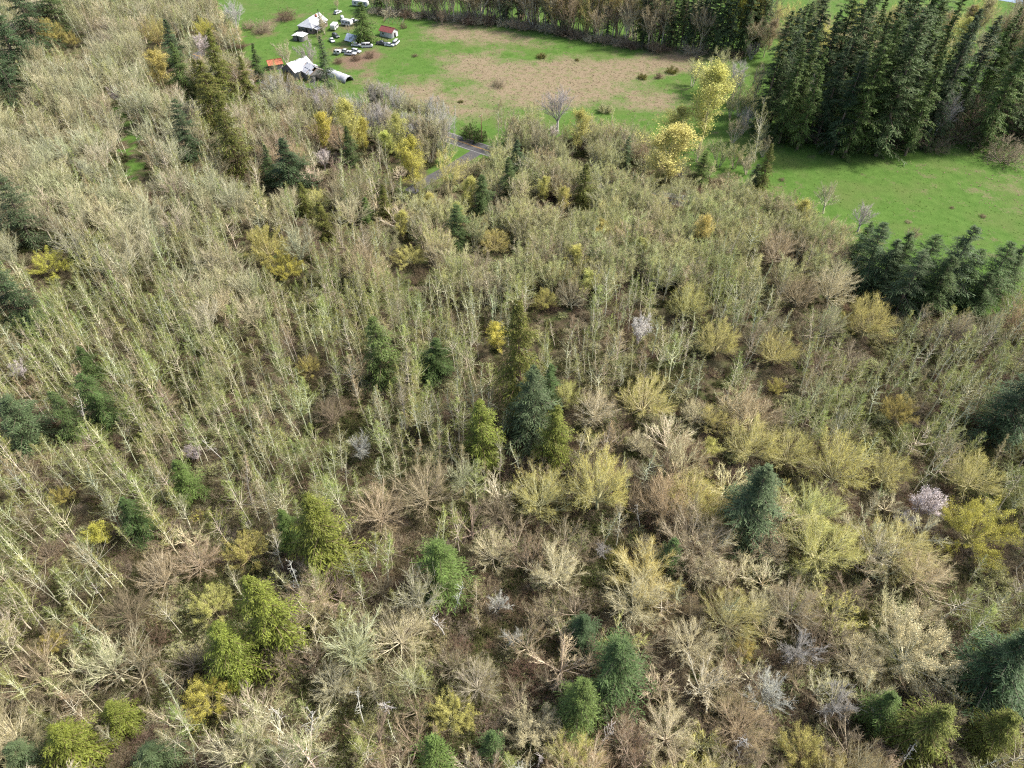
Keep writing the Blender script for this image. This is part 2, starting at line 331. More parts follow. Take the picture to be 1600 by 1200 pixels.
# ------------------------------------------------------------------ ground
FOREST = [(-400, 2200), (-400, -60), (150, -60), (330, 12), (372, 70), (398, 112), (430, 146), (520, 172), (610, 196), (655, 218), (690, 240), (664, 276), (700, 284), (750, 258), (786, 232),
          (830, 206), (930, 224), (1000, 240), (1080, 266), (1180, 300), (1230, 346), (1330, 408), (1385, 486), (1500, 500), (2100, 520), (2100, 2200)]
STRIP = [(172, 165), (192, 160), (214, 212), (232, 268), (222, 284), (186, 282), (202, 246), (188, 205)]
DRY = [[(664, 36), (700, 30), (760, 45), (812, 56), (880, 74), (850, 76), (760, 66), (672, 62)], [(676, 84), (772, 84), (786, 102), (826, 98), (860, 88), (940, 94), (1000, 90), (1022, 84), (1066, 92), (1008, 124), (962, 130), (938, 160), (850, 176), (782, 160), (740, 130), (700, 112)],
       [(630, 122), (672, 128), (720, 152), (772, 166), (762, 190), (690, 176), (640, 168), (600, 150)], [(955, 138), (1040, 140), (1085, 172), (1040, 176), (985, 172)], [(560, 108), (592, 112), (600, 132), (568, 130)], [(1470, 262), (1620, 272), (1620, 330), (1550, 322), (1500, 290)],
       [(1380, 262), (1450, 258), (1440, 280), (1390, 276)], [(1430, 292), (1480, 300), (1476, 314), (1440, 306)], [(1530, 352), (1570, 356), (1562, 376), (1528, 370)], [(1205, 288), (1232, 282), (1240, 300), (1212, 302)], [(1000, 78), (1090, 80), (1110, 100), (1060, 120), (1020, 100)]]
DIRT = [[(508, 84), (540, 90), (560, 84), (580, 72), (604, 80), (588, 92), (560, 108), (592, 118), (586, 126), (556, 118), (530, 100)], [(528, 56), (537, 58), (540, 72), (534, 80), (516, 86), (512, 84), (528, 72)], [(538, 26), (552, 28), (556, 46), (534, 48)], [(596, 54), (612, 58), (610, 66), (594, 66)],
        [(400, 40), (430, 44), (428, 56), (396, 54)], [(425, 24), (450, 16), (462, 30), (432, 36)]]
def axis(lo, hi, step, far):
    a = list(np.arange(lo, hi + .1, step)); d = step
    while a[-1] < far: d *= 1.5; a.append(a[-1] + d)
    d = step
    while a[0] > -far: d *= 1.5; a.insert(0, a[0] - d)
    return np.array(a)
gx, gy = axis(-330, 330, 2.5, 3500), axis(10, 470, 2.5, 3500)
X, Y = np.meshgrid(gx, gy); nx, ny = len(gx), len(gy)
rg = np.random.default_rng(5)
v = np.stack([X.ravel(), Y.ravel(), np.zeros(X.size)], 1)
i = (np.arange(ny - 1)[:, None] * nx + np.arange(nx - 1)[None]).ravel()
mb = MB(); mb.add(v, np.stack([i, i + 1, i + nx + 1, i + nx], 1))
def zones(x, y, jit=0.0):
    j = jit * (np.sin(x * .43 + 1.3 * np.sin(y * .31)) + np.sin(y * .57 + 1.7 * np.sin(x * .23)) + .6 * np.sin(x * 1.7 + y * 1.3))
    px, py, dp = proj(x + j, np.maximum(y, 1.) + j * 1.6, 0 * x)
    front = dp > 20
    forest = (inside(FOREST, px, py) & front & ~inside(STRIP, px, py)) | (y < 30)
    dry = np.zeros(x.shape, bool); dirt = dry.copy()
    dry = np.zeros(x.shape)
    for p in DRY: dry = np.maximum(dry, inside(p, px, py) * (.30 if p[0][0] > 1150 else 1.))
    for p in DIRT: dirt |= inside(p, px, py)
    return forest, dry * ~forest, dirt & ~forest
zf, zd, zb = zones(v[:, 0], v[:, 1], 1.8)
def blur(a, k):
    a = a.reshape(ny, nx).astype(float)
    for _ in range(k): b_ = np.pad(a, 1, mode='edge'); a = (b_[1:-1, 1:-1] * 2 + b_[:-2, 1:-1] + b_[2:, 1:-1] + b_[1:-1, :-2] + b_[1:-1, 2:]) / 6
    return a.ravel()
zd, zb = blur(zd, 14), blur(zb, 3)
def ground_material():
    m, n, b = mat('ground'); b.inputs['Roughness'].default_value = 1
    a = N(n, 'ShaderNodeAttribute', attribute_name='zone'); s = N(n, 'ShaderNodeSeparateColor'); n.links.new(a.outputs['Color'], s.inputs[0])
    n1, n2, n3 = noise(n, .35, 6), noise(n, .06, 3), noise(n, 1.6, 5, .7)
    n4 = noise(n, .14, 5, .65)
    grass = mixc(n, ramp(n, n1, [(.35, 0), (.65, 1)]), (.044, .095, .012), (.064, .120, .020))
    grass = mixc(n, ramp(n, n2, [(.48, 0), (.72, .7)]), grass, (.080, .104, .028))
    grass = mixc(n, ramp(n, n3, [(.66, 0), (.8, .55)]), grass, (.14, .125, .06))
    dry = mixc(n, ramp(n, n3, [(.4, 0), (.6, 1)]), (.140, .108, .066), (.195, .155, .100))
    dry = mixc(n, ramp(n, n1, [(.5, 0), (.68, .7)]), dry, (.085, .11, .03))
    dirt = mixc(n, ramp(n, n3, [(.4, 0), (.6, 1)]), (.085, .055, .035), (.16, .11, .075))
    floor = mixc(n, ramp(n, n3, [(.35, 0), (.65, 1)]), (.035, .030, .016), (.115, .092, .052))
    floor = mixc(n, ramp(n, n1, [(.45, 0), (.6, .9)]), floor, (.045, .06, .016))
    def soft(o):
        ad = N(n, 'ShaderNodeMath', operation='ADD'); n.links.new(o, ad.inputs[0]); mu = N(n, 'ShaderNodeMath', operation='MULTIPLY_ADD'); n.links.new(n3, mu.inputs[0]); mu.inputs[1].default_value = .9; mu.inputs[2].default_value = -.45
        n.links.new(mu.outputs[0], ad.inputs[1]); ad2 = N(n, 'ShaderNodeMath', operation='MULTIPLY_ADD'); n.links.new(n4, ad2.inputs[0]); ad2.inputs[1].default_value = 1.9; n.links.new(ad.outputs[0], ad2.inputs[2]); sb = N(n, 'ShaderNodeMath', operation='SUBTRACT'); n.links.new(ad2.outputs[0], sb.inputs[0]); sb.inputs[1].default_value = .95; return ramp(n, sb.outputs[0], [(.2, 0), (.85, 1)])
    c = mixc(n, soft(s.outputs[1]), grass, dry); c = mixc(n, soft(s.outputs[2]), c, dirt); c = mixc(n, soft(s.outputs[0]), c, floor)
    n.links.new(c, b.inputs['Base Color'])
    bp = N(n, 'ShaderNodeBump'); bp.inputs['Strength'].default_value = .9; bp.inputs['Distance'].default_value = .35; n.links.new(n3, bp.inputs['Height']); n.links.new(bp.outputs[0], b.inputs['Normal'])
    return m
me = mb.mesh('ground', [ground_material()])
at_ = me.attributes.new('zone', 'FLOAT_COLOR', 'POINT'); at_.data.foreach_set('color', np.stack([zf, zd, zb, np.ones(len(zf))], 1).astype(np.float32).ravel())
ground = link('ground', me); ground['kind'] = 'structure'

# lake behind the grove
wm, n, b = mat('lake_water'); b.inputs['Base Color'].default_value = (.10, .15, .19, 1); b.inputs['Roughness'].default_value = .08; b.inputs['Specular IOR Level'].default_value = .5
bp = N(n, 'ShaderNodeBump'); bp.inputs['Strength'].default_value = .12; n.links.new(noise(n, .5, 3), bp.inputs['Height']); n.links.new(bp.outputs[0], b.inputs['Normal'])
mb = MB(); sh = [(120, 482), (150, 466), (200, 440), (250, 404), (290, 376), (360, 366), (700, 380), (1600, 700), (1500, 1700), (-300, 1600), (60, 700)]
mb.add([(x, y, .06) for x, y in sh], [list(range(len(sh)))]); o = link('lake', mb.mesh('lake', [wm])); o['kind'] = 'structure'

# ------------------------------------------------------------------ road
def road_mat(name, lo, hi):
    m, n, b = mat(name); n.links.new(mixc(n, ramp(n, noise(n, .8, 6, .65), [(.35, 0), (.65, 1)]), lo, hi), b.inputs['Base Color']); return m
ASPH = road_mat('asphalt', (.05, .049, .05), (.075, .073, .073)); YEL = plain('road_yellow', (.34, .2, .05), .7, 0, 2.5, .3); WHT = plain('road_white', (.26, .26, .25), .7, 0, 2.5, .3)
def smooth_line(pts, k=8):
    p = np.array(pts, float); out = []
    for i in range(len(p) - 1):
        a, b_, c, d = p[max(i - 1, 0)], p[i], p[i + 1], p[min(i + 2, len(p) - 1)]
        for t in np.linspace(0, 1, k, endpoint=False):
            out.append(.5 * (2 * b_ + (c - a) * t + (2 * a - 5 * b_ + 4 * c - d) * t * t + (3 * b_ - a - 3 * c + d) * t ** 3))
    return np.array(out + [p[-1]])
def ribbon(line, o1, o2, z):
    t = unit(np.gradient(line, axis=0)); nrm = np.stack([-t[:, 1], t[:, 0]], 1)
    a, b_ = line + nrm * o1, line + nrm * o2; n_ = len(line)
    v = np.concatenate([np.c_[a, np.full(n_, z)], np.c_[b_, np.full(n_, z)]]); i = np.arange(n_ - 1)
    return v, np.stack([i, i + 1, n_ + i + 1, n_ + i], 1)
MAIN = smooth_line([at(*p)[:2] for p in [(300, 84), (420, 126), (540, 163), (640, 194), (713, 219), (770, 238), (830, 256), (900, 276), (990, 298), (1090, 318), (1180, 332)]])
SIDE = smooth_line([at(*p)[:2] for p in [(752, 233), (734, 244), (712, 258), (690, 270), (668, 282), (640, 300)]])
mb = MB(); mb.add(*ribbon(SIDE, -2.3, 2.3, .012)); o = link('side_road', mb.mesh('side_road', [ASPH])); o['kind'] = 'structure'
mb = MB(); mb.add(*ribbon(MAIN, -3.5, 3.5, .016)); road = link('road', mb.mesh('road', [ASPH])); road['kind'] = 'structure'
for o1, o2 in ((.07, .24), (-.24, -.07)):
    mb = MB(); mb.add(*ribbon(MAIN, o1, o2, .022)); link('centre_line', mb.mesh('centre_line', [YEL]), road)
for s_ in (-1, 1):
    mb = MB(); mb.add(*ribbon(MAIN, s_ * 3.05, s_ * 3.23, .022)); link('edge_line', mb.mesh('edge_line', [WHT]), road)
ROADPTS = np.concatenate([MAIN, SIDE])

# ------------------------------------------------------------------ grass tussocks
def tufts(name, n_try, sel, tint_mats, hgt, label):
    g = np.random.default_rng(len(name)); x = g.uniform(-130, 330, n_try); y = g.uniform(150, 420, n_try); f, d, b_ = zones(x, y, 1.8); k = sel(f, d, b_)
    x, y = x[k], y[k]; dr = np.min(np.hypot(x[:, None] - ROADPTS[None, ::3, 0], y[:, None] - ROADPTS[None, ::3, 1]), 1) > 6; x, y = x[dr], y[dr]
    px, py, _ = proj(x, y, 0 * x); kk = (px > -40) & (px < 1640); x, y = x[kk], y[kk]
    m = MB(); nb = 6; A = np.repeat(np.stack([x, y, x * 0 - .02], 1), nb, 0); A[:, :2] += g.normal(0, .14, (len(A), 2)); h = np.repeat(g.uniform(.5, 1.3, len(x)) * hgt, nb)
    B_ = A + np.stack([g.normal(0, .3, len(A)) * h, g.normal(0, .3, len(A)) * h, h * g.uniform(.7, 1.1, len(A))], 1)
    m.spikes(A, B_, .07 * h / .5 + .03); o = link(name, m.mesh(name, tint_mats)); tag(o, label, 'grass'); o['kind'] = 'stuff'; return o
def tuft_mat(name, a, b_):
    m, n, b = mat(name); g = N(n, 'ShaderNodeNewGeometry'); n.links.new(mixc(n, g.outputs['Random Per Island'], a, b_), b.inputs['Base Color']); b.inputs['Roughness'].default_value = 1; return m
tufts('dry_grass', 60000, lambda f, d, b_: d > rg.uniform(0, 1, len(d)), [tuft_mat('straw', (.13, .10, .06), (.22, .175, .112))], .36, 'dry straw coloured tussock grass on the wet meadow')
tufts('meadow_grass', 26000, lambda f, d, b_: ~f & (d < .1) & ~b_, [tuft_mat('green_blade', (.042, .092, .012), (.085, .135, .026))], .28, 'short green grass tufts across the open fields')

# ------------------------------------------------------------------ the farm
M_WHITE = plain('white_paint', (.5, .5, .49), .5, 0, 3, .12); M_METAL = plain('pale_metal_roof', (.42, .43, .45), .5, .1, 1.2, .3); M_RUST = plain('rusty_roof', (.34, .12, .065), .8, 0, 1.4, .45); M_RED = plain('red_roof', (.17, .05, .045), .7, 0, 1.5, .3); M_SIDING = plain('faded_siding', (.17, .135, .115), .85, 0, 1.0, .3)
M_GREYW = plain('weathered_wood', (.2, .19, .18), .9, 0, 1.4, .35); M_GLASS = plain('window_glass', (.03, .035, .04), .12, 0, None, 0, .6); M_TYRE = plain('tyre_rubber', (.02, .02, .02), .8); M_RIM = plain('wheel_rim', (.4, .4, .42), .35, .8); M_CARW = plain('white_car_paint', (.5, .51, .52), .25, 0, None, 0, .5); M_CARD = plain('dark_car_paint', (.05, .06, .07), .25, 0, None, 0, .5)
M_LAMP = plain('lamp_lens', (.6, .6, .58), .15, 0, None, 0, .6); M_TAIL = plain('tail_lens', (.35, .02, .02), .2); M_TARP = plain('grey_tarp', (.42, .43, .46), .7, 0, 1.5, .35); M_BLUET = plain('bluish_tarp', (.50, .55, .62), .6, 0, 1.2, .25); M_BARKP = plain('pole_wood', (.26, .16, .09), .9, 0, 2, .4); M_DARK = plain('dark_parts_and_painted_shade', (.03, .028, .025), .9); M_GREENW = plain('green_mesh', (.10, .20, .13), .8, 0, 3, .3)  # M_DARK: dark doors, drawbar and truck bed, plus painted shade of barn doorways
def part(name, mb_, m, parent, smooth=False): return link(name, mb_.mesh(name, [m], smooth), parent)
def boxpart(name, c, size, m, parent, rz=0., taper=1.): b_ = MB(); b_.box(c, size, 0, rz, taper); return part(name, b_, m, parent)
def slab(p, th):
    """a thin solid sheet below the 4 corner points p"""
    p = np.array(p, float); nrm = np.cross(p[1] - p[0], p[-1] - p[0]); nrm /= np.linalg.norm(nrm); q = p - nrm * th; k = len(p); b_ = MB()
    b_.add(np.concatenate([p, q]), [list(range(k))]); b_.add(np.concatenate([p, q]), [list(range(2 * k - 1, k - 1, -1))]); b_.add(np.concatenate([p, q]), [[i, k + i, k + (i + 1) % k, (i + 1) % k] for i in range(k)]); return b_
def gable_walls(W, L, h, rh, hip=False):
    b_ = MB(); x, y = W / 2, L / 2; v = [(-x, -y, 0), (x, -y, 0), (x, y, 0), (-x, y, 0), (-x, -y, h), (x, -y, h), (x, y, h), (-x, y, h), (0, -y, h if hip else h + rh), (0, y, h + rh)]
    b_.add(v, [[0, 1, 5, 4], [1, 2, 6, 5], [2, 3, 7, 6], [3, 0, 4, 7]]); b_.add(v, [[4, 5, 8], [6, 7, 9]]); return b_
def window(parent, c, w_, h_, axis_, m=None):
    c = np.array(c, float); s = (w_, .10, h_) if axis_ == 'x' else (.10, w_, h_); f = boxpart('window', c, s, M_WHITE, parent)
    s2 = (w_ - .18, .14, h_ - .18) if axis_ == 'x' else (.14, w_ - .18, h_ - .18); boxpart('pane', c, s2, M_GLASS, f); return f
def building(name, label, cat, px, py, rz, W, L, h, rh, wallm, roofm, hip=0., over=.4, extra=None):
    P = at(px, py); e = link(name, None, loc=P, rot=(0, 0, rz)); tag(e, label, cat); part('wall', gable_walls(W, L, h, rh, hip > 0), wallm, e)
    x, y = W / 2 + over, L / 2 + over; z0 = h - rh * over / (W / 2); yf = -y + hip; zr = h + rh + .02
    right = [(x, -y, z0), (x, y, z0), (0, y, zr), (0, yf, zr)]; left = [(-x, y, z0), (-x, -y, z0), (0, yf, zr), (0, y, zr)]
    for r in (right, left): part('roof_slope', slab([np.array(q) + (0, 0, .12) for q in r], .1), roofm, e)
    if hip: part('roof_hip', slab([(-x, -y, z0 + .12), (x, -y, z0 + .12), (0, yf, zr + .12)], .1), roofm, e)
    boxpart('ridge_cap', (0, (yf + y) / 2, zr + .16), (.3, y - yf, .08), roofm, e)
    return e
h = building('farmhouse', 'farmhouse with a white metal hipped roof and brownish walls', 'house', 490, 45, R(-24), 8.2, 12, 2.8, 2.6, M_SIDING, M_METAL, 4.0)
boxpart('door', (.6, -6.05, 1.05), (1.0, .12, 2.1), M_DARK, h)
for x in (-3.3, -1.4, 3.2): window(h, (x, -6.02, 1.6), 1.3, 1.1, 'x')
for y in (-4.2, -1, 2.2, 4.6): window(h, (4.12, y, 1.6), 1.3, 1.1, 'y')
boxpart('chimney', (1.0, 2.2, 5.2), (.7, .7, 1.6), M_RUST, h)
pr = part('porch_roof', slab([(4.5, -5.6, 2.4), (6.4, -5.6, 2.1), (6.4, -1.2, 2.1), (4.5, -1.2, 2.4)], .1), M_METAL, h)
for y in (-5.4, -3.4, -1.4): boxpart('porch_post', (6.2, y, 1.0), (.14, .14, 2.0), M_WHITE, h)
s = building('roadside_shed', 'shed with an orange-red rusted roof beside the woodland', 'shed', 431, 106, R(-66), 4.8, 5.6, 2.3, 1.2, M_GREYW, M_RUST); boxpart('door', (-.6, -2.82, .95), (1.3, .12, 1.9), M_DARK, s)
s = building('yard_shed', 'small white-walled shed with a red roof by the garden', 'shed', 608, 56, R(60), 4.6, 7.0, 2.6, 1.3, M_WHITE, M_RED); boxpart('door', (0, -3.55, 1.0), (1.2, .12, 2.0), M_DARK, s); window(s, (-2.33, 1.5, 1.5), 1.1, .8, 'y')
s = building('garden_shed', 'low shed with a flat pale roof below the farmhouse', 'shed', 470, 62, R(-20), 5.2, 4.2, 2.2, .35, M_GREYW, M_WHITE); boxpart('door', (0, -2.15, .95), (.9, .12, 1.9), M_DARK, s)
def barn_ruin(label, px, py, rz, W, L, h_, rh, seed):
    """collapsing barn: rafters with loose pale roof sheets, some gone"""
    g = random.Random(seed); P = at(px, py); e = link('ruined_barn', None, loc=P, rot=(0, 0, rz)); tag(e, label, 'barn'); part('wall', gable_walls(W, L, h_, rh), M_GREYW, e); n_ = int(L / 1.5)
    for i in range(n_ + 1):
        y = -L / 2 + i * L / n_
        for sx in (-1, 1):
            b_ = MB(); b_.tubes(np.array([[(sx * W / 2, y, h_ + .05), (0, y, h_ + rh + .05)]]), np.full((1, 2), .09), 4); part('rafter', b_, M_BARKP, e)
    for i in range(n_):
        for sx in (-1, 1):
            for k in range(2):
                if g.random() < .2: continue
                y0, y1 = -L / 2 + i * L / n_ + .02, -L / 2 + (i + 1) * L / n_ - .02; a, b2 = k / 2, (k + 1) / 2 + .04; o_ = g.uniform(.1, .3); tw = g.uniform(-.25, .25)
                f = lambda t, y, dz: (sx * (W / 2 + .25) * (1 - t), y, h_ - .1 + (rh + .1) * t + o_ + dz)
                c = [f(a, y0, 0), f(a, y1, tw), f(b2, y1, tw * .5), f(b2, y0, 0)]
                part('roof_sheet', slab(c if sx > 0 else c[::-1], .05), M_METAL if g.random() < .7 else M_TARP, e)
    boxpart('opening_shade', (0, -L / 2 - .03, h_ * .45), (W * .35, .1, h_ * .9), M_DARK, e)  # dark slab on the solid wall, shade of a doorway put into its colour
barn_ruin('collapsing grey barn with missing roof sheets next to the orange-red shed', 468, 116, R(-38), 8.5, 10.5, 3., 2.6, 3); barn_ruin('pale grey ruined barn behind a thin blue-green fir', 491, 121, R(40), 7.5, 8.5, 2.8, 2.2, 8)
# hoop shelter
P = at(530, 122); e = link('hoop_shelter', None, loc=P, rot=(0, 0, R(-40))); tag(e, 'long low hoop shelter under a grey tarpaulin by the meadow', 'shelter'); a = np.linspace(0, math.pi, 9); xs = np.linspace(-6.5, 6.5, 9); g = np.random.default_rng(4)
v = np.stack([np.stack([np.full(9, x), 2.3 * np.cos(a), 2.4 * np.sin(a) * (1 + .07 * math.sin(i_ * 2.1)) + g.normal(0, .07, 9)], 1) for i_, x in enumerate(xs)]); idx = (np.arange(8)[:, None] * 9 + np.arange(8)[None]).ravel()
b_ = MB(); b_.add(v, np.stack([idx, idx + 1, idx + 10, idx + 9], 1)); t_ = part('tarpaulin', b_, M_TARP, e, True); sm = t_.modifiers.new('thickness', 'SOLIDIFY'); sm.thickness = .05
for x in xs[::2]:
    b_ = MB(); b_.tubes(np.stack([np.full(9, x), 2.36 * np.cos(a), 2.5 * np.sin(a)], 1)[None], np.full((1, 9), .05), 4); part('hoop', b_, M_RIM, e)
P = at(552, 64); e = link('tarp_tent', None, loc=P, rot=(0, 0, R(58))); tag(e, 'pitched tarpaulin shelter, bluish white, at the foot of the conical conifer', 'shelter')
for sx in (-1, 1): c = [(sx * 2.6, -3.2, .5), (sx * 2.6, 3.2, .5), (0, 3.2, 3.0), (0, -3.2, 3.0)]; part('tarpaulin', slab(c if sx > 0 else c[::-1], .05), M_BLUET, e)
for y in (-3.1, 0, 3.1): boxpart('pole', (0, y, 1.46), (.1, .1, 2.9), M_RIM, e)
for y in (-3.1, 3.1):
    for x in (-2.5, 2.5): boxpart('peg_post', (x, y, .24), (.08, .08, .48), M_RIM, e)
# vehicles
def wheel(parent, x, y, r=.33, w_=.22):
    a = np.arange(14) * 2 * math.pi / 14
    def disc(rad, ww):
        b_ = MB(); rings = [np.stack([rad * np.cos(a) + x, np.full(14, y + s_ * ww / 2), rad * np.sin(a) + r], 1) for s_ in (-1, 1)]; i_ = np.arange(14); b_.add(np.concatenate(rings), np.stack([i_, (i_ + 1) % 14, (i_ + 1) % 14 + 14, i_ + 14], 1)); b_.add(rings[0], [list(range(14))]); b_.add(rings[1], [list(range(13, -1, -1))]); return b_
    t_ = part('wheel', disc(r, w_), M_TYRE, parent); part('rim', disc(r * .6, w_ + .03), M_RIM, t_)
def extrude(prof, w_, inset=0.):
    """side profile (x, z) given width; inset narrows the upper points"""
    p = np.array(prof, float); k = len(p); zt = p[:, 1].max(); zb = p[:, 1].min(); nar = inset * (p[:, 1] - zb) / (zt - zb + 1e-6); b_ = MB()
    L_ = np.stack([p[:, 0], -w_ / 2 + nar, p[:, 1]], 1); Rr = np.stack([p[:, 0], w_ / 2 - nar, p[:, 1]], 1); v = np.concatenate([L_, Rr]); b_.add(v, [list(range(k))]); b_.add(v, [list(range(2 * k - 1, k - 1, -1))]); b_.add(v, [[i, k + i, k + (i + 1) % k, (i + 1) % k] for i in range(k)]); return b_
def car(px, py, rz, label, kind='sedan', paint=None, z=0.):
    P = at(px, py); e = link('parked_car' if kind in ('sedan', 'wagon') else 'parked_' + kind, None, loc=P, rot=(0, 0, rz)); tag(e, label, {'sedan': 'car', 'wagon': 'car', 'van': 'van', 'pickup': 'pickup truck'}[kind]); paint = paint or M_CARW
    body = {'sedan': [(-2.2, .32), (2.2, .32), (2.25, .62), (2.1, .82), (1.0, .92), (-1.4, .95), (-2.15, .9), (-2.25, .6)], 'wagon': [(-2.2, .34), (2.2, .34), (2.25, .65), (2.1, .88), (1.0, .98), (-2.2, 1.0), (-2.28, .6)], 'van': [(-2.5, .36), (2.5, .36), (2.52, .8), (2.35, 1.1), (1.9, 1.2), (-2.5, 1.2)], 'pickup': [(-2.6, .45), (2.6, .45), (2.65, .8), (2.5, 1.02), (1.1, 1.1), (-2.6, 1.12)]}[kind]
    cab = {'sedan': [(.95, .93), (.3, 1.38), (-1.0, 1.40), (-1.7, .95)], 'wagon': [(.95, .98), (.35, 1.5), (-1.95, 1.52), (-2.2, 1.0)], 'van': [(1.85, 1.2), (1.2, 1.95), (-2.4, 2.0), (-2.5, 1.2)], 'pickup': [(1.0, 1.1), (.45, 1.7), (-.75, 1.72), (-.95, 1.12)]}[kind]
    part('body', extrude(body, 1.8, .08), paint, e); gl = part('cabin_glass', extrude(cab, 1.66, .16), M_GLASS, e)
    top = sorted(cab, key=lambda q: -q[1])[:2]; x0, x1 = min(q[0] for q in top), max(q[0] for q in top); zt = max(q[1] for q in cab); boxpart('roof', ((x0 + x1) / 2, 0, zt + .02), (x1 - x0 + .12, 1.38, .07), paint, e)
    for sx in ((x0 + x1) / 2,):
        for sy in (-1, 1): boxpart('pillar', (sx, sy * .765, (zt + .96) / 2), (.14, .06, zt - .94), paint, e)
    if kind == 'pickup': boxpart('bed', (-1.8, 0, 1.13), (1.5, 1.45, .03), M_DARK, e)
    wb = 1.35 if kind != 'pickup' else 1.65
    for x in (-wb, wb):
        for y in (-.8, .8): wheel(e, x, y, .35 if kind == 'pickup' else .32)
    fr = max(q[0] for q in body)
    for y in (-.62, .62): boxpart('headlight', (fr - .06, y, .72), (.1, .34, .16), M_LAMP, e); boxpart('tail_light', (-fr + .04, y, .76), (.1, .26, .2), M_TAIL, e)
    return e
def trailer(px, py, rz, label, L=7.0, H=2.6):
    P = at(px, py); e = link('camper_trailer', None, loc=P, rot=(0, 0, rz)); tag(e, label, 'trailer'); x = L / 2
    part('body', extrude([(-x, .55), (x - .4, .55), (x, 1.1), (x - .15, H), (x - .6, H + .2), (-x + .3, H + .2), (-x, H - .1)], 2.3, .06), M_WHITE, e)
    for xx in (-x * .6, x * .15, x * .62):
        for sy in (-1, 1): boxpart('window', (xx, sy * 1.12, 1.75), (.95, .12, .65), M_GLASS, e)
    boxpart('door', (-x * .22, -1.13, 1.4), (.75, .1, 1.6), M_TARP, e); boxpart('drawbar', (x + .5, 0, .6), (1.2, .14, .12), M_DARK, e); boxpart('roof_vent', (0, 0, H + .28), (.6, .6, .18), M_TARP, e)
    for y in (-1.0, 1.0): wheel(e, -.4, y, .36); wheel(e, .45, y, .36)
trailer(564, 10, R(-18), 'long white camper trailer by the trees behind the farm lawn', 8.5)
trailer(543, 40, R(-25), 'white camper trailer on the lawn near the conical conifer', 5.5); trailer(523, 46, R(80), 'white camper beside the bare tree at the farmhouse', 5.0)
car(528, 21, R(60), 'white car parked alone on the back lawn', 'wagon'); car(519, 65, R(-62), 'white car parked on grass below the dark off-road car'); car(525, 58, R(-50), 'dark off-road car with white roof load by the farmhouse', 'wagon', M_CARD); car(536, 33, R(-70), 'white van behind the lawn camper trailer', 'van'); car(552, 35, R(-10), 'white pickup near the lawn camper trailer', 'pickup')
car(557, 72, R(-8), 'white sedan parked in front of the pitched tarpaulin', 'sedan'); car(574, 74, R(6), 'white van at the foot of the conical conifer', 'van'); car(540, 82, R(-20), 'white car at the end of the parked row by the track', 'sedan'); car(548, 86, R(-12), 'white pickup in the middle of the parked row', 'pickup'); car(557, 82, R(-24), 'white wagon next to the bramble bank in the parked row', 'wagon')
car(619, 69, R(75), 'white van beside the red-roofed yard shed', 'van'); car(609, 72, R(-14), 'white car in front of the red-roofed yard shed', 'sedan'); car(597, 70, R(-16), 'dark grey pickup beside the red-roofed yard shed', 'pickup', M_CARD)
trailer(528, 85, R(-10), 'tiny white caravan beside the parked row', 3.0, 1.7)
# garden pen of posts and rails
A0, A1, A2, A3 = [at(*p) for p in ((602, 32), (632, 34), (628, 40), (600, 36))]; e = link('garden_pen', None, loc=A0); tag(e, 'green wire garden pen with posts on the farm lawn', 'fence'); ring = [A0, A1, A2, A3, A0]
for q0, q1 in zip(ring[:-1], ring[1:]):
    for k in range(4): q = q0 + (q1 - q0) * k / 4 - A0; boxpart('post', (q[0], q[1], .8), (.14, .14, 1.6), M_BARKP, e)
    for z in (.5, 1.0, 1.5): b_ = MB(); b_.tubes(np.array([[q0 - A0 + (0, 0, z), q1 - A0 + (0, 0, z)]]), np.full((1, 2), .035), 4); part('rail', b_, M_GREENW, e)
P = at(753, 222); e = link('utility_pole', None, loc=P, rot=(0, 0, R(56))); tag(e, 'wooden utility pole in front of the dark evergreen bush', 'pole'); b_ = MB(); b_.tubes(np.array([[(0, 0, -.3), (0, 0, 5), (0, 0, 10.5)]]), np.array([[.17, .15, .11]]), 8); part('post', b_, M_BARKP, e)
boxpart('crossarm', (0, 0, 9.8), (2.2, .12, .14), M_BARKP, e)
for x in (-1., -.4, .4, 1.): boxpart('insulator', (x, 0, 9.97), (.09, .09, .2), M_LAMP, e)

# ------------------------------------------------------------------ trees
C_GREEN = ((.33, .365, .115), (.62, .60, .42)); C_BROWN = ((.36, .31, .17), (.56, .51, .38)); C_LICHEN = ((.34, .35, .15), (.66, .64, .46)); C_BEIGE = ((.38, .37, .19), (.60, .57, .40))
C_TAN = ((.42, .34, .19), (.62, .53, .37)); C_STRAW = ((.58, .54, .17), (.68, .63, .36)); C_PALE = ((.62, .56, .32), (.76, .69, .49)); C_GOLD = ((.52, .46, .14), (.40, .33, .18)); C_YEL = ((.56, .52, .11), (.42, .38, .18)); C_LEMON = ((.56, .54, .17), (.54, .50, .26))
C_GREY = ((.42, .39, .35), (.46, .43, .40)); C_ASH = ((.48, .48, .42), (.52, .51, .45)); C_CHERRY = ((.72, .65, .62), (.42, .36, .33)); C_OLIVE = ((.40, .41, .17), (.56, .53, .37)); C_ROSE = ((.27, .22, .13), (.34, .285, .20))
C_FIR = ((.076, .122, .036), (.2, .15, .11)); C_BLUE = ((.088, .13, .056), (.2, .16, .12)); C_DEEP = ((.058, .096, .038), (.18, .14, .11)); C_CEDAR = ((.125, .140, .026), (.24, .16, .1)); C_LIME = ((.15, .175, .028), (.24, .17, .1)); C_MOSS = ((.105, .16, .038), (.2, .15, .1))
C_WHITE = ((.5, .5, .45), (.60, .58, .52)); C_MUD = ((.13, .115, .05), (.20, .165, .105)); C_BUSH = ((.06, .12, .02), (.2, .15, .1)); C_BRAMBLE = ((.13, .085, .05), (.20, .145, .10)); C_FERN = ((.07, .09, .02), (.15, .11, .07))
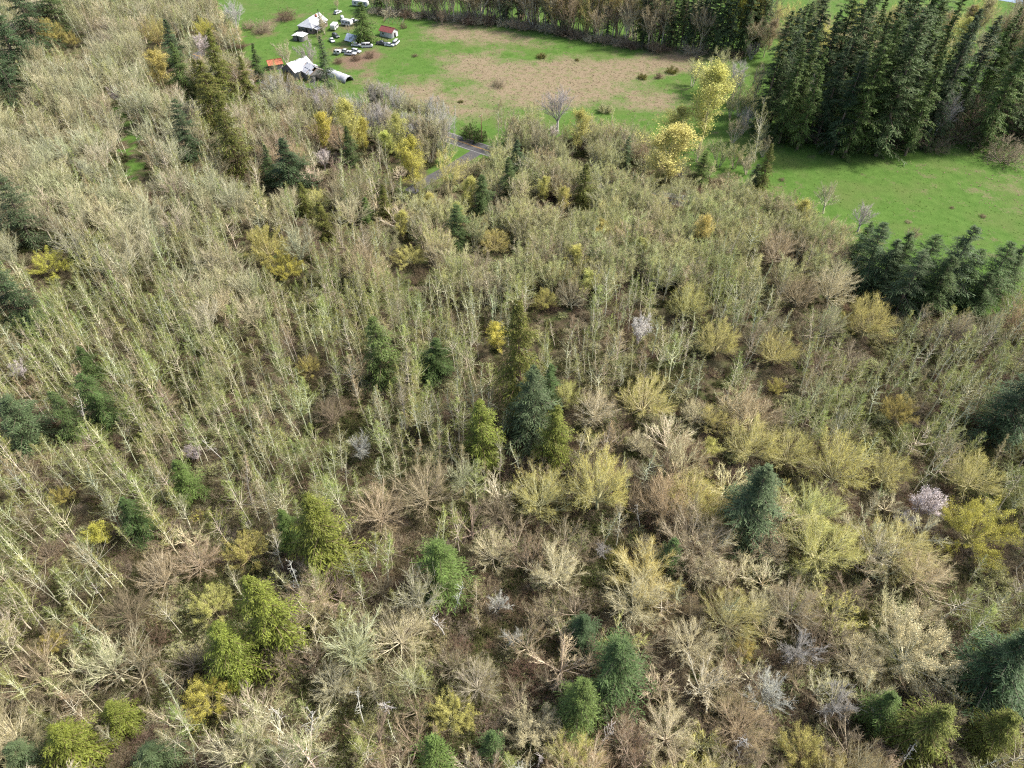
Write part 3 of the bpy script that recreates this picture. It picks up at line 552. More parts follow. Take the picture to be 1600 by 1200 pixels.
NAME = {'alder': 'alder_tree', 'lichen_alder': 'bare_tree', 'tall_alder': 'tall_bare_tree', 'maple': 'maple_tree', 'flowering_maple': 'maple_tree', 'gold_maple': 'maple_tree', 'small_maple': 'maple_sapling', 'grey_tree': 'twiggy_tree', 'cherry': 'cherry_tree',
        'willow': 'willow_tree', 'leafy': 'leafing_tree', 'fir': 'fir_tree', 'big_fir': 'fir_tree', 'cedar': 'cedar_tree', 'young_fir': 'young_fir', 'snag': 'dead_tree', 'shrub': 'shrub', 'leaf_shrub': 'leafy_shrub'}
CAT = {'alder_tree': 'alder tree', 'bare_tree': 'bare tree', 'tall_bare_tree': 'bare tree', 'maple_tree': 'maple tree', 'maple_sapling': 'sapling', 'twiggy_tree': 'bare tree', 'cherry_tree': 'cherry tree', 'willow_tree': 'willow', 'leafing_tree': 'tree', 'fir_tree': 'fir tree',
       'cedar_tree': 'cedar tree', 'young_fir': 'fir tree', 'dead_tree': 'dead tree', 'shrub': 'shrub', 'leafy_shrub': 'shrub'}
RT = random.Random(77); SRC = {}; DISCS = []; CROWNS = []; LANDMARKS = []; count = {}
def jitter(c, a=.12): 
    k = 1 + RT.uniform(-a, a); return tuple(max(.005, x * k * (1 + RT.uniform(-a, a) * .4)) for x in c)
def tree(kind, var, x, y, s, sz, cols, label, group=None, rz=None, lean=(0, 0), jit=.1):
    tm, cm, wd, H, cz = KINDS[kind][var]; nm = NAME[kind]
    e = link(nm, None, loc=(x, y, 0), rot=(lean[0], lean[1], RT.uniform(0, 6.28) if rz is None else rz), scale=(s, s, sz)); e.empty_display_size = .5
    tag(e, label, CAT[nm], group); count[nm] = count.get(nm, 0) + 1
    if group is None: LANDMARKS.append((x, y, label))
    lt, bt = jitter(cols[0], jit), jitter(cols[1], jit)
    stem = 'stem' if 'shrub' in kind else 'trunk'
    t = link(stem, tm, e); c = link('foliage' if 'shrub' in kind else 'crown', cm, e)
    for o in (t, c): o['leaf_tint'] = lt; o['bark_tint'] = bt
    SRC.setdefault((kind, var), (t, c)); return e
def seen(kind, px, py, wpx, cols, label, group=None, hs=1.0, var=None, disc=.43):
    """a tree whose crown centre shows at (px, py), wpx pixels wide"""
    var = RT.randrange(len(KINDS[kind])) if var is None else var
    _, _, wd, H, cz = KINDS[kind][var]; s = 1.0
    for _ in range(6):
        P = at(px, py, H * s * hs * cz); s = wpx * proj(*P)[2] / FPX / wd
    DISCS.append((P[0], P[1], s * wd * disc)); q0, q1 = proj(P[0], P[1], 0.)[1], proj(P[0], P[1], H * s * hs)[1]
    mg = 7 if cols in (C_YEL, C_LEMON, C_GOLD) else 4 if kind in ('fir', 'cedar') else 2
    CROWNS.append((px, py, wpx * .5 + mg, max(wpx * .40, (q0 - q1) * .30) + mg, proj(*P)[2]))
    return tree(kind, var, P[0], P[1], s, s * hs, cols, label, group)
def rooted(kind, px, py, Hm, cols, label, group=None, ws=1.0, var=None, disc=.3):
    """a tree whose foot shows (or would show) on the ground at (px, py), Hm metres tall"""
    var = RT.randrange(len(KINDS[kind])) if var is None else var
    _, _, wd, H, cz = KINDS[kind][var]; P = at(px, py); s = Hm / H
    DISCS.append((P[0], P[1], s * ws * wd * disc)); return tree(kind, var, P[0], P[1], s * ws, s, cols, label, group)

# --- evergreens one can pick out in the forest
for a in [
  ('fir', 14, 462, 58, C_DEEP, 'dark fir among alders on the sloping edge below a golden tree'),
  ('fir', 30, 338, 56, C_BLUE, 'dark blue-green fir beside pale bare trees and above a golden tree'),
  ('fir', 36, 665, 78, C_BLUE, 'broad blue-green fir with frosted tips beside a white dead snag', None, .62),
  ('fir', 106, 652, 40, C_FIR, 'thin green fir directly beside a white dead snag', None, 1.1),
  ('fir', 152, 628, 56, C_FIR, 'bushy mid-green fir on the far side of a white dead snag', None, .85),
  ('fir', 140, 572, 36, C_FIR, 'small green fir behind the bushy fir in the alder stand', None, .8),
  ('fir', 212, 812, 46, C_FIR, 'fir sapling-sized and dark next to a bright yellow tree', None, .8),
  ('fir', 292, 752, 46, C_MOSS, 'mid-green fir among brown-green alders with a yellow bush at its foot', None, .8),
  ('fir', 288, 210, 42, C_DEEP, 'tall narrow dark fir next to the grassy strip in pale bare woods'),
  ('cedar', 362, 224, 52, C_CEDAR, 'dense olive cedar in bare woods near the tall narrow dark fir'),
  ('fir', 455, 262, 58, C_DEEP, 'very dark broad fir alone in beige bare woods', None, .6),
  ('fir', 420, 262, 26, C_FIR, 'slim fir touching the very dark broad fir'),
  ('cedar', 341, 108, 40, C_CEDAR, 'olive cedar beside the pink-white cherry below the farm fields'),
  ('cedar', 284, 118, 34, C_MOSS, 'green cedar with a grey bare trunk beside it under a gold tree'),
  ('cedar', 332, 158, 52, C_CEDAR, 'wide olive cedar with a small white cherry against its crown', None, .8),
  ('cedar', 312, 132, 26, C_CEDAR, 'small olive cedar squeezed between two larger cedars'),
  ('cedar', 384, 124, 24, C_CEDAR, 'small olive cedar near the red-roofed shed woodland edge'),
  ('fir', 268, 72, 34, C_BLUE, 'blue-green fir between a gold maple and brown bare trees', None, .8),
  ('fir', 401, 100, 22, C_FIR, 'slim fir standing beside the orange-red roofed shed'),
  ('fir', 508, 104, 24, C_BLUE, 'tall thin blue-green fir in front of the grey collapsed barn', None, 1.25),
  ('fir', 548, 232, 26, C_FIR, 'small dark fir between yellow-leafing poplars'),
  ('cedar', 601, 320, 24, C_CEDAR, 'small pointed olive cedar in the hazy willow scrub'),
  ('cedar', 504, 350, 32, C_CEDAR, 'bushy olive cedar low in the willow scrub', None, .8),
  ('cedar', 572, 331, 22, C_MOSS, 'little green cedar beside the small pointed olive cedar', None, .8),
  ('cedar', 475, 316, 28, C_CEDAR, 'olive cedar half hidden under a yellow-green willow', None, .8),
  ('fir', 714, 356, 40, C_FIR, 'well shaped dark fir in front of pale lichen-covered trees', None, .75),
  ('fir', 754, 308, 34, C_FIR, 'dark fir with a slanting top next to a lemon-leafed tree', None, .75),
  ('fir', 795, 284, 30, C_FIR, 'bushy dark fir near the road junction, shorter partner in front', None, .9),
  ('fir', 808, 246, 24, C_DEEP, 'dark fir closest to the road bend, behind its partner', None, .8),
  ('fir', 979, 244, 22, C_BLUE, 'lone slim blue-green fir at the edge of the straw meadow', None, 1.1),
  ('cedar', 912, 298, 34, C_CEDAR, 'olive cedar between two yellow-leafing trees by the scrub', None, .9),
  ('fir', 1098, 264, 32, C_MOSS, 'small green fir under the pale yellow maples at the field corner', None, .7),
  ('cedar', 1196, 268, 24, C_CEDAR, 'narrow olive cedar leaning at the corner of the bright green field', None, 1.3),
  ('fir', 1180, 278, 26, C_BLUE, 'dark bushy fir at the foot of the narrow leaning cedar', None, .6),
  ('cedar', 592, 556, 58, C_MOSS, 'broad dull-green cedar sunk in the green alder stand', None, .9),
  ('fir', 680, 562, 52, C_FIR, 'rounded dark green fir sunk in the lichen alder stand', None, .6),
  ('cedar', 812, 585, 74, C_CEDAR, 'very tall olive cedar at the middle of the forest', None, 1.35),
  ('fir', 832, 645, 76, C_BLUE, 'large grey-green fir pressed against the very tall olive cedar', None, .9),
  ('fir', 858, 606, 34, C_FIR, 'slim bright-green fir squeezed behind the large grey-green fir', None, 1.1),
  ('cedar', 752, 684, 62, C_LIME, 'yellow-green cedar to one side of the large grey-green fir', None, .9),
  ('cedar', 866, 690, 58, C_LIME, 'yellow-olive cedar close in front of the large grey-green fir', None, .9),
  ('cedar', 506, 842, 92, C_LIME, 'broad yellow-green cedar with a bare white alder against it', None, .85),
  ('fir', 452, 832, 40, C_MOSS, 'thin mossy fir tucked behind the broad yellow-green cedar'),
  ('fir', 692, 892, 78, C_MOSS, 'light green fir with a dead white top snag in front', None, .8),
  ('fir', 1176, 792, 88, C_BLUE, 'large spreading grey-green fir under pale straw maples', None, .75),
  ('young_fir', 1046, 872, 46, C_FIR, 'compact bright-green young fir among bare maples'),
  ('cedar', 424, 962, 86, C_LIME, 'taller of two touching yellow-green cedars beside a shaded gap'),
  ('cedar', 360, 1022, 78, C_LIME, 'shorter of two touching yellow-green cedars with gold maple below', None, .8),
  ('fir', 964, 1052, 98, C_FIR, 'biggest round dark green fir among the bare maples', None, .8),
  ('fir', 904, 1104, 74, C_MOSS, 'yellowish green fir leaning on the biggest round fir', None, .9),
  ('fir', 910, 988, 50, C_DEEP, 'dark fir half hidden behind the biggest round fir', None, .7),
  ('cedar', 116, 1162, 78, C_LIME, 'rounded bright yellow-green cedar beside a bluish spruce', None, .65),
  ('cedar', 190, 1118, 52, C_LIME, 'feathery small yellow-green cedar above the rounded cedar', None, .7),
  ('fir', 42, 1182, 62, C_BLUE, 'bluish young spruce next to the rounded yellow-green cedar', None, .6),
  ('fir', 244, 1184, 62, C_BLUE, 'bluish young spruce near feathery yellow cedar and brown brush', None, .6),
  ('young_fir', 770, 1166, 46, C_FIR, 'bright green young fir beside a whitish flowering maple'),
  ('young_fir', 680, 1188, 74, C_MOSS, 'wide light-green young fir below a gold-green maple'),
  ('fir', 1562, 1052, 118, C_DEEP, 'huge dark fir shading the ground beside the largest pale maple', None, .7),
  ('cedar', 1446, 1142, 86, C_CEDAR, 'olive cedar in front of the huge dark fir', None, .7),
  ('cedar', 1378, 1112, 60, C_MOSS, 'mossy green cedar beside pale grey twiggy tree', None, .7),
  ('cedar', 1552, 1150, 74, C_CEDAR, 'olive-green cedar under the huge dark fir', None, .7),
  ('cedar', 1560, 1020, 52, C_LIME, 'bright yellow-green cedar top behind the huge dark fir', None, .7),
  ('fir', 1586, 640, 90, C_DEEP, 'wide dark fir rising from the green alders below the field', None, .7)]:
    k, px, py, wp, c, lab = a[:6]; seen(k, px, py, wp * .95, c, lab, None, .88 * (a[7] if len(a) > 7 else 1.0))
for px, py, wp in [(8, 58, 52), (34, 16, 48), (72, -6, 44), (4, 112, 46), (-30, 70, 50)]:
    seen('fir', px, py, wp, C_DEEP if RT.random() < .6 else C_FIR, 'dark fir in the shady conifer corner beyond the gold maple', 'firs of the dark corner wood')
for j, (px, py, wp) in enumerate([(1362, 402, 52), (1402, 412, 48), (1440, 424, 56), (1490, 424, 62), (1552, 436, 54), (1580, 428, 44), (1420, 446, 50), (1466, 452, 52), (1530, 462, 40), (1384, 420, 46), (1510, 440, 48), (1345, 392, 36)]):
    seen('fir', px, py, wp * 1.04, C_FIR if j % 3 else C_BLUE, 'dense planted fir in the dark row between the green field and bare trees', 'planted fir row by the field', RT.uniform(.6, .8), var=j % 2)

# --- the grove of tall firs by the bright field and the belt of trees closing the meadow
for px, py, h in [(1188, 205, 38), (1216, 222, 40), (1252, 236, 42), (1292, 244, 40), (1338, 238, 44), (1376, 244, 43), (1414, 246, 40), (1442, 226, 44), (1240, 196, 44), (1282, 202, 46), (1326, 204, 45), (1366, 206, 47), (1404, 204, 45), (1430, 186, 46),
                  (1212, 176, 40), (1262, 172, 44), (1310, 170, 46), (1354, 172, 46), (1400, 168, 45), (1496, 186, 40), (1530, 232, 38), (1556, 218, 42), (1592, 212, 40), (1470, 168, 42), (1520, 172, 42), (1566, 176, 42), (1610, 186, 42), (1480, 210, 30), (1544, 196, 40), (1640, 214, 40), (1234, 150, 40), (1330, 146, 42), (1430, 146, 42), (1380, 142, 42), (1200, 190, 38), (1230, 214, 34), (1270, 222, 38), (1312, 226, 40), (1356, 228, 40), (1396, 228, 40), (1428, 214, 40), (1290, 160, 44), (1250, 160, 42), (1370, 158, 44), (1410, 150, 44), (1450, 200, 40), (1540, 160, 40), (1590, 150, 42)]:
    c, cn = RT.choice([(C_FIR, 'dark green'), (C_MOSS, 'mid-green'), (C_MOSS, 'mid-green'), (C_FIR, 'dark green'), (C_DEEP, 'blackish green')])
    where = 'at the field edge of' if py > 225 else 'deep within' if py > 175 else 'on the far side of'
    rooted('big_fir', px + RT.uniform(-8, 8), py + RT.uniform(-4, 2), h * RT.uniform(.8, 1.12), c, 'tall ' + cn + ' fir ' + where + ' the grove by the green field', cn + ' firs ' + where + ' the grove', RT.uniform(.8, 1.15))
rooted('big_fir', 1318, 246, 41, C_MOSS, 'tall lighter green fir with exposed trunk, foremost of the dense grove', None, .95)
seen('grey_tree', 1476, 172, 50, C_GREY, 'leafless grey tree with arching limbs at the edge of the fir grove', None, 1.5)
seen('willow', 1592, 62, 60, C_TAN, 'tall brown bare tree among the grove firs near the lake', None, 2.0)
seen('willow', 1258, 150, 40, C_GREY, 'grey-brown bare tree deep between the grove firs', None, 1.7)
seen('alder', 1196, 185, 36, C_LICHEN, 'pale bare alder leaning out from the fir grove edge')
BELT = [(590, 22), (680, 30), (760, 38), (840, 46), (930, 66), (1030, 80), (1100, 86), (1185, 92)]
for _ in range(46):
    px = RT.uniform(1176, 1640); rooted(RT.choice(['fir', 'fir', 'shrub', 'young_fir']), px, 243 - abs(px - 1400) * .06 - RT.uniform(4, 40), RT.uniform(4, 13), C_FIR, 'low evergreen growth filling the foot of the fir grove', 'undergrowth of the fir grove', 1.2)
bx = [p[0] for p in BELT]; by = [p[1] for p in BELT]
FIRX = [790, 858, 884, 948, 1010, 1028, 1046, 1062, 1080, 1096, 1126, 1166, 1178, 1150, 1004, 1000, 1016, 1036, 1054, 1072, 1088, 1104, 1112, 1120, 1136, 1158, 1172, 1184, 812, 870, 930]
for x in FIRX:
    rooted('big_fir', x + RT.uniform(-3, 3), np.interp(x, bx, by) - RT.uniform(0, 12), RT.uniform(26, 36), RT.choice([C_FIR, C_BLUE, C_DEEP]), 'dark fir in the tree belt closing the straw meadow', 'firs of the meadow tree belt', .8)
for j in range(170):
    x = 584 + j * 3.5 + RT.uniform(-4, 4); back = RT.uniform(0, 16); gold = 850 < x < 1000 and RT.random() < .6
    if x > 1000 and RT.random() < .72: continue
    kd, kn = RT.choice([('tall_alder', 'wide-crowned'), ('alder', 'slender'), ('willow', 'bushy')]); c, cn = (C_GOLD, 'gold-tinged') if gold and RT.random() < .5 else RT.choice([(C_BROWN, 'grey-brown'), (C_BROWN, 'grey-brown'), (C_TAN, 'tan'), (C_ROSE, 'dark brown')])
    rooted(kd, x, np.interp(x, bx, by) - back, RT.uniform(17, 25) if x > 690 else RT.uniform(11, 17), c, kn + ' ' + cn + ' bare tree in the belt closing the straw meadow', kn + ' ' + cn + ' trees of the meadow belt', 1.0)
    if j % 3 == 0: rooted('shrub', x + 2, np.interp(x, bx, by) + RT.uniform(-2, 2), RT.uniform(2.5, 5), RT.choice([C_ROSE, C_BRAMBLE, C_BROWN]), 'brown brushy shrub along the foot of the meadow tree belt', 'shrubs along the meadow belt', 1.3)
rooted('leafy', 1142, 84, 27, C_YEL, 'tall yellow poplar standing among the dark belt firs', None, .9); rooted('leafy', 1160, 80, 24, C_LEMON, 'lemon-green poplar close to the tall yellow poplar in the belt', None, .9)
rooted('leafy', 994, 66, 17, C_LEMON, 'pale yellow poplar in the belt next to the dark firs', None, .8)
for px, py, wp, c in [(1052, 62, 22, C_ROSE), (1070, 64, 22, C_GREY), (1176, 78, 22, C_GREY), (1130, 80, 16, C_BROWN), (1022, 72, 16, C_ROSE), (1100, 72, 16, C_BROWN), (836, 26, 26, C_ROSE), (690, 22, 22, C_ROSE), (620, 8, 20, C_ROSE)]:
    seen('willow', px, py, wp, c, 'pinkish grey twiggy bush-tree at the foot of the meadow tree belt', 'twiggy trees under the meadow belt')

for _ in range(80):
    px = RT.uniform(1180, 1660); rooted(RT.choice(['leafy', 'maple', 'willow']), px, RT.uniform(52, 124), RT.uniform(10, 18), RT.choice([C_LEMON, C_BEIGE, C_TAN, C_BROWN]), 'pale bare or yellow tree glimpsed behind the fir grove', 'trees behind the fir grove')
# --- gold and yellow trees
for a in [
  ('gold_maple', 412, 372, 76, C_LEMON, 'pale yellow round maple paired with a brighter gold one'), ('gold_maple', 446, 408, 58, C_YEL, 'bright gold maple at the foot of a pale yellow round maple'),
  ('gold_maple', 72, 406, 64, C_YEL, 'spreading golden tree between two dark firs', 'x', .8), ('leafy', 155, 834, 44, C_YEL, 'vivid yellow oval tree beside a small dark fir', 'x', .8),
  ('gold_maple', 92, 772, 42, C_GOLD, 'sparse golden-flecked maple above the vivid yellow oval tree'), ('gold_maple', 78, 1000, 46, C_GOLD, 'gold-flecked maple among brownish alders in the lower woods'),
  ('leafy', 645, 256, 40, C_YEL, 'bright yellow oval poplar near the side road'), ('leafy', 506, 206, 30, C_YEL, 'yellow poplar nearest the white cherry behind the farm road', 'x', 1.0), ('leafy', 546, 202, 38, C_LEMON, 'lemon poplar taller than the yellow one near the farm road', 'x', 1.2),
  ('leafy', 566, 212, 24, C_YEL, 'slim yellow poplar beside the taller lemon poplar', 'x', 1.1), ('leafy', 620, 214, 30, C_LEMON, 'pale lemon poplar behind the bright yellow oval poplar', 'x', 1.2), ('willow', 698, 262, 62, C_LEMON, 'pale straw-leafed tree between the side road and the junction', 'x', 1.2),
  ('gold_maple', 640, 396, 60, C_LEMON, 'low rounded maple with yellow tips above the alder stand', 'x', .7), ('flowering_maple', 772, 374, 56, C_GOLD, 'golden-brown maple in front of the slanting dark fir', 'x', .8), ('leafy', 779, 528, 34, C_YEL, 'yellow-green leafy tree in the middle of the lichen alders', 'x', .8), ('willow', 816, 522, 30, C_LEMON, 'pale lemon slender tree touching the yellow-green leafy tree', 'x', 1.2),
  ('leafy', 1106, 166, 70, C_LEMON, 'tall pale yellow maple with grey limbs at the meadow corner', 'x', .82), ('leafy', 1060, 194, 60, C_LEMON, 'sunny yellow maple between two others at the meadow corner', 'x', .62), ('leafy', 1046, 242, 74, C_LEMON, 'lowest lemon-yellow maple of the meadow corner clump', 'x', .58),
  ('gold_maple', 1410, 634, 62, C_GOLD, 'amber leafy maple among green and pale bare trees'), ('gold_maple', 480, 568, 40, C_GOLD, 'narrow amber maple inside the green alder stand', 'x', 1.2), ('gold_maple', 852, 462, 44, C_GOLD, 'small amber maple beside brown maple among lichen alders'),
  ('gold_maple', 316, 42, 42, C_YEL, 'round golden maple standing over a pinkish cherry'), ('gold_maple', 76, 42, 46, C_GOLD, 'golden-brown maple in front of the dark conifer corner'), ('leafy', 246, 106, 34, C_GOLD, 'compact amber tree among grey bare crowns', 'x', .8),
  ('gold_maple', 110, 58, 30, C_GOLD, 'smaller golden maple right beside the golden-brown maple'), ('flowering_maple', 240, 45, 52, C_GOLD, 'olive-gold bare-limbed maple above the blue-green fir'),
  ('leafy', 902, 206, 40, C_LEMON, 'lemon willow-like tree by the straw meadow', 'x', 1.0), ('leafy', 733, 305, 26, C_LEMON, 'lemon-leafed tree against the slanting dark fir', 'x', 1.1), ('leafy', 850, 296, 26, C_LEMON, 'pale yellow sapling tree in the scrub beside brown willows', 'x', 1.1), ('leafy', 878, 314, 22, C_GOLD, 'small gold tree beside the olive cedar in scrub', 'x', 1.1),
  ('leafy', 628, 352, 22, C_LEMON, 'green-yellow sapling tree in willow scrub', 'x', 1.1), ('flowering_maple', 492, 308, 52, C_LEMON, 'yellow-green spreading willow-like maple over small cedars', 'x', .7),
  ('gold_maple', 1536, 815, 124, C_YEL, 'brilliant yellow leafy maple, brightest crown below the green alders'), ('flowering_maple', 1530, 738, 96, C_STRAW, 'straw maple rising behind the brilliant yellow leafy maple'), ('gold_maple', 1166, 1012, 44, C_GOLD, 'small gold maple next to a pale grey twiggy tree'),
  ('gold_maple', 1262, 1172, 92, C_GOLD, 'gold and brown maple below pale grey twiggy trees'), ('gold_maple', 318, 1084, 88, C_YEL, 'yellow-leafed maple below the two touching cedars'), ('gold_maple', 326, 940, 74, C_LEMON, 'olive-yellow maple beside the shaded gap'),
  ('gold_maple', 380, 855, 76, C_GOLD, 'amber-brown flowering maple behind the broad yellow-green cedar'), ('leaf_shrub', 308, 806, 26, C_YEL, 'yellow bush at the foot of a mid-green fir'), ('leafy', 1112, 705, 30, C_LEMON, 'small lime tree between bare white maples', 'x', .8), ('gold_maple', 1215, 600, 34, C_GOLD, 'tiny gold tree low in the lichen alders')]:
    k, px, py, wp, c, lab = a[:6]; seen(k, px, py, wp, c, lab, None, a[7] if len(a) > 7 else 1.0)

for px, py, wp, c, hs in [(1124, 104, 62, C_OLIVE, 1.), (1152, 118, 44, C_GREY, 1.1), (1086, 108, 44, C_OLIVE, .8), (1162, 146, 44, C_OLIVE, 1.2), (1186, 128, 40, C_BROWN, 1.1), (1166, 184, 34, C_GREY, 1.2), (1152, 240, 44, C_OLIVE, .9), (1170, 254, 40, C_BROWN, .8), (1006, 252, 40, C_OLIVE, .8), (1196, 226, 34, C_BROWN, .9), (1110, 262, 36, C_OLIVE, .7), (1070, 290, 40, C_OLIVE, .8), (1056, 294, 44, C_OLIVE, .9), (1136, 130, 50, C_OLIVE, .9), (1106, 120, 46, C_OLIVE, .9), (1146, 160, 40, C_OLIVE, 1.), (1176, 160, 40, C_OLIVE, 1.), (1150, 200, 40, C_BROWN, .9), (1128, 236, 44, C_OLIVE, .8), (1178, 236, 36, C_OLIVE, .8), (1092, 236, 38, C_OLIVE, .8), (1190, 206, 34, C_OLIVE, .9)]:
    seen('willow', px, py, wp, c, 'bushy grey-olive willow between the straw meadow and the fir grove', 'willows between meadow and fir grove', hs)
# --- big maples of the lower forest
for a in [
  ('maple', 246, 890, 92, C_TAN, 'wide tan maple with fanning limbs beside its twin'), ('maple', 304, 868, 78, C_TAN, 'upright tan maple touching a wide fanning maple'), ('maple', 192, 950, 92, C_ROSE, 'reddish brown bare maple with gold moss at its foot'),
  ('maple', 590, 790, 100, C_TAN, 'pale tan maple fanning out beside a shaded pit'), ('maple', 664, 756, 116, C_TAN, 'largest brown bare maple of the middle forest'), ('maple', 772, 790, 70, C_ROSE, 'brown maple standing behind a pale straw maple'), ('flowering_maple', 770, 856, 78, C_PALE, 'pale straw maple with radiating bright limbs'),
  ('maple', 622, 985, 118, C_PALE, 'great sandy starburst maple in the lower forest'), ('maple', 745, 1062, 92, C_BROWN, 'dull brown maple beside pale lichen snags'), ('maple', 520, 1062, 82, C_PALE, 'sandy maple with a leaning dead pole'), ('maple', 440, 1030, 66, C_TAN, 'tan maple pressed against the shorter yellow-green cedar'),
  ('maple', 930, 632, 76, C_PALE, 'bare silvery maple between two yellowish maples'), ('maple', 1104, 888, 76, C_PALE, 'pinkish white bare maple beside straw maples'), ('maple', 992, 932, 104, C_PALE, 'broad white-limbed maple behind the biggest round fir'), ('maple', 1134, 1094, 64, C_PALE, 'white skeletal maple over red-brown brush'), ('maple', 1346, 1032, 84, C_PALE, 'wiry pale maple beside the largest pale maple'),
  ('maple', 1446, 890, 92, C_PALE, 'fan-shaped sandy maple below pinkish cherry tree'), ('maple', 1192, 948, 70, C_PALE, 'low starburst maple near a small gold maple'), ('maple', 516, 642, 62, C_ROSE, 'pinkish grey maple inside the alder stand'), ('maple', 1240, 700, 88, C_STRAW, 'drooping straw maple above the large spreading fir'),
  ('flowering_maple', 846, 768, 104, C_STRAW, 'round straw-yellow maple to one side of the tallest straw maple'), ('flowering_maple', 940, 745, 116, C_STRAW, 'tallest straw-yellow maple with a dense golden crown', 'x', 1.3), ('flowering_maple', 1010, 612, 96, C_STRAW, 'straw-yellow maple uphill from the tallest straw maple'), ('flowering_maple', 888, 612, 58, C_LEMON, 'small lemon maple close to the slim bright-green fir'),
  ('flowering_maple', 1126, 524, 78, C_LEMON, 'lemon-tipped round maple in the lichen alders'), ('flowering_maple', 1078, 466, 72, C_STRAW, 'straw maple uphill of the lemon-tipped maple'), ('flowering_maple', 1218, 542, 74, C_STRAW, 'dull straw maple beside the lemon-tipped maple'), ('flowering_maple', 868, 884, 98, C_PALE, 'cream-flowered maple with gold mossy trunk'),
  ('flowering_maple', 1082, 1000, 92, C_PALE, 'cream and moss maple over red-brown brush'), ('gold_maple', 832, 1138, 106, C_PALE, 'whitish flowering maple beside bright young fir'), ('flowering_maple', 1044, 1142, 104, C_PALE, 'cream maple below the white skeletal maple'), ('flowering_maple', 1290, 846, 134, C_STRAW, 'wide moss-yellow maple with pale limbs'),
  ('gold_maple', 1438, 1010, 158, C_PALE, 'largest pale maple, huge cream-flowered crown beside the huge dark fir'), ('flowering_maple', 1180, 684, 98, C_STRAW, 'straw maple whose limbs hang over the large spreading fir'), ('flowering_maple', 1318, 716, 118, C_STRAW, 'broad straw maple between amber tree and drooping maple'), ('flowering_maple', 1396, 730, 80, C_STRAW, 'mossy straw maple beside the pinkish cherry tree'),
  ('gold_maple', 708, 1112, 84, C_LEMON, 'gold-green maple above the wide light-green young fir'), ('flowering_maple', 1306, 436, 82, C_PALE, 'white-limbed maple with yellow fringe against the dark fir row'), ('flowering_maple', 1362, 492, 92, C_GOLD, 'orange-brown maple in front of the dark fir row'), ('maple', 1252, 452, 66, C_TAN, 'tan fan maple left behind by the white-limbed maple'),
  ('maple', 895, 455, 58, C_BROWN, 'brown maple beside a small amber maple in lichen alders'), ('flowering_maple', 1330, 840, 70, C_STRAW, 'upright mossy maple below the mossy straw maple'), ('maple', 1215, 382, 70, C_TAN, 'fan-limbed tan maple by the field corner'), ('maple', 66, 860, 60, C_ROSE, 'plum-brown maple near the sparse golden-flecked maple'),
  ('flowering_maple', 1200, 850, 70, C_PALE, 'cream maple under the large spreading fir'), ('flowering_maple', 1010, 850, 46, C_PALE, 'little cream maple beside the compact young fir'), ('flowering_maple', 1120, 650, 60, C_STRAW, 'mossy maple beside white leaning maple'), ('maple', 1090, 640, 56, C_PALE, 'white leaning maple among mossy straw ones'), ('maple', 1000, 690, 50, C_PALE, 'slim white maple behind the tallest straw maple')]:
    k, px, py, wp, c, lab = a[:6]; seen(k, px, py, wp, c, lab, None, a[7] if len(a) > 7 else 1.0)

# --- cherries in blossom, grey twiggy trees, snags
for px, py, wp, c, lab in [(28, 576, 32, C_CHERRY, 'pale pink cherry at the edge of the alder stand near a broad blue-green fir'), (303, 706, 30, C_CHERRY, 'pinkish cherry surrounded by green alders'), (313, 68, 30, C_CHERRY, 'pink-white cherry directly under the round golden maple'), (350, 141, 20, C_CHERRY, 'small white cherry against a wide olive cedar'),
   (504, 246, 26, C_CHERRY, 'white cherry near the very dark broad fir'), (865, 206, 22, C_CHERRY, 'greyish white cherry in the willows by the straw meadow'), (934, 282, 18, C_CHERRY, 'tiny white cherry above the olive cedar in scrub'), (180, 146, 26, C_CHERRY, 'pale cherry at the far end of the grassy strip'), (1452, 786, 58, C_CHERRY, 'large pinkish white cherry beside the brilliant yellow maple'),
   (1000, 512, 44, C_CHERRY, 'blush pink-grey cherry in the lichen alders'), (392, 134, 18, C_CHERRY, 'little pink cherry next to a small olive cedar by the shed'), (620, 190, 18, C_CHERRY, 'white cherry sprig behind the pale lemon poplar')]:
    seen('cherry', px, py, wp, c, lab)
for px, py, wp, c, lab in [(1246, 1012, 78, C_GREY, 'rounded pale grey twiggy tree next to a small gold maple'), (1200, 1086, 86, C_ASH, 'tall silvery twiggy tree beside the white skeletal maple'), (1312, 1102, 74, C_GREY, 'grey twiggy tree beside a mossy green cedar'), (872, 166, 60, C_GREY, 'large grey bare tree alone at the edge of the straw meadow'),
   (1350, 336, 44, C_GREY, 'lilac-grey bare tree at the bright field edge'), (1296, 304, 48, C_BEIGE, 'cream bare tree standing out against the bright field'), (942, 858, 34, C_GREY, 'small grey twiggy tree among mossy maples'), (1425, 366, 30, C_ROSE, 'pinkish twiggy tree behind the dark fir row'), (780, 940, 44, C_ASH, 'silver lichen-covered small tree beside snags'), (800, 1000, 40, C_ASH, 'ashy crooked small tree above the dull brown maple'),
   (1410, 812, 44, C_GREY, 'grey-green bare tree in front of the large pinkish cherry'), (560, 700, 52, C_ASH, 'pale lichen tree beside the pinkish grey maple'), (735, 880, 36, C_ROSE, 'reddish twiggy tree above the great sandy maple')]:
    seen('grey_tree', px, py, wp, c, lab)
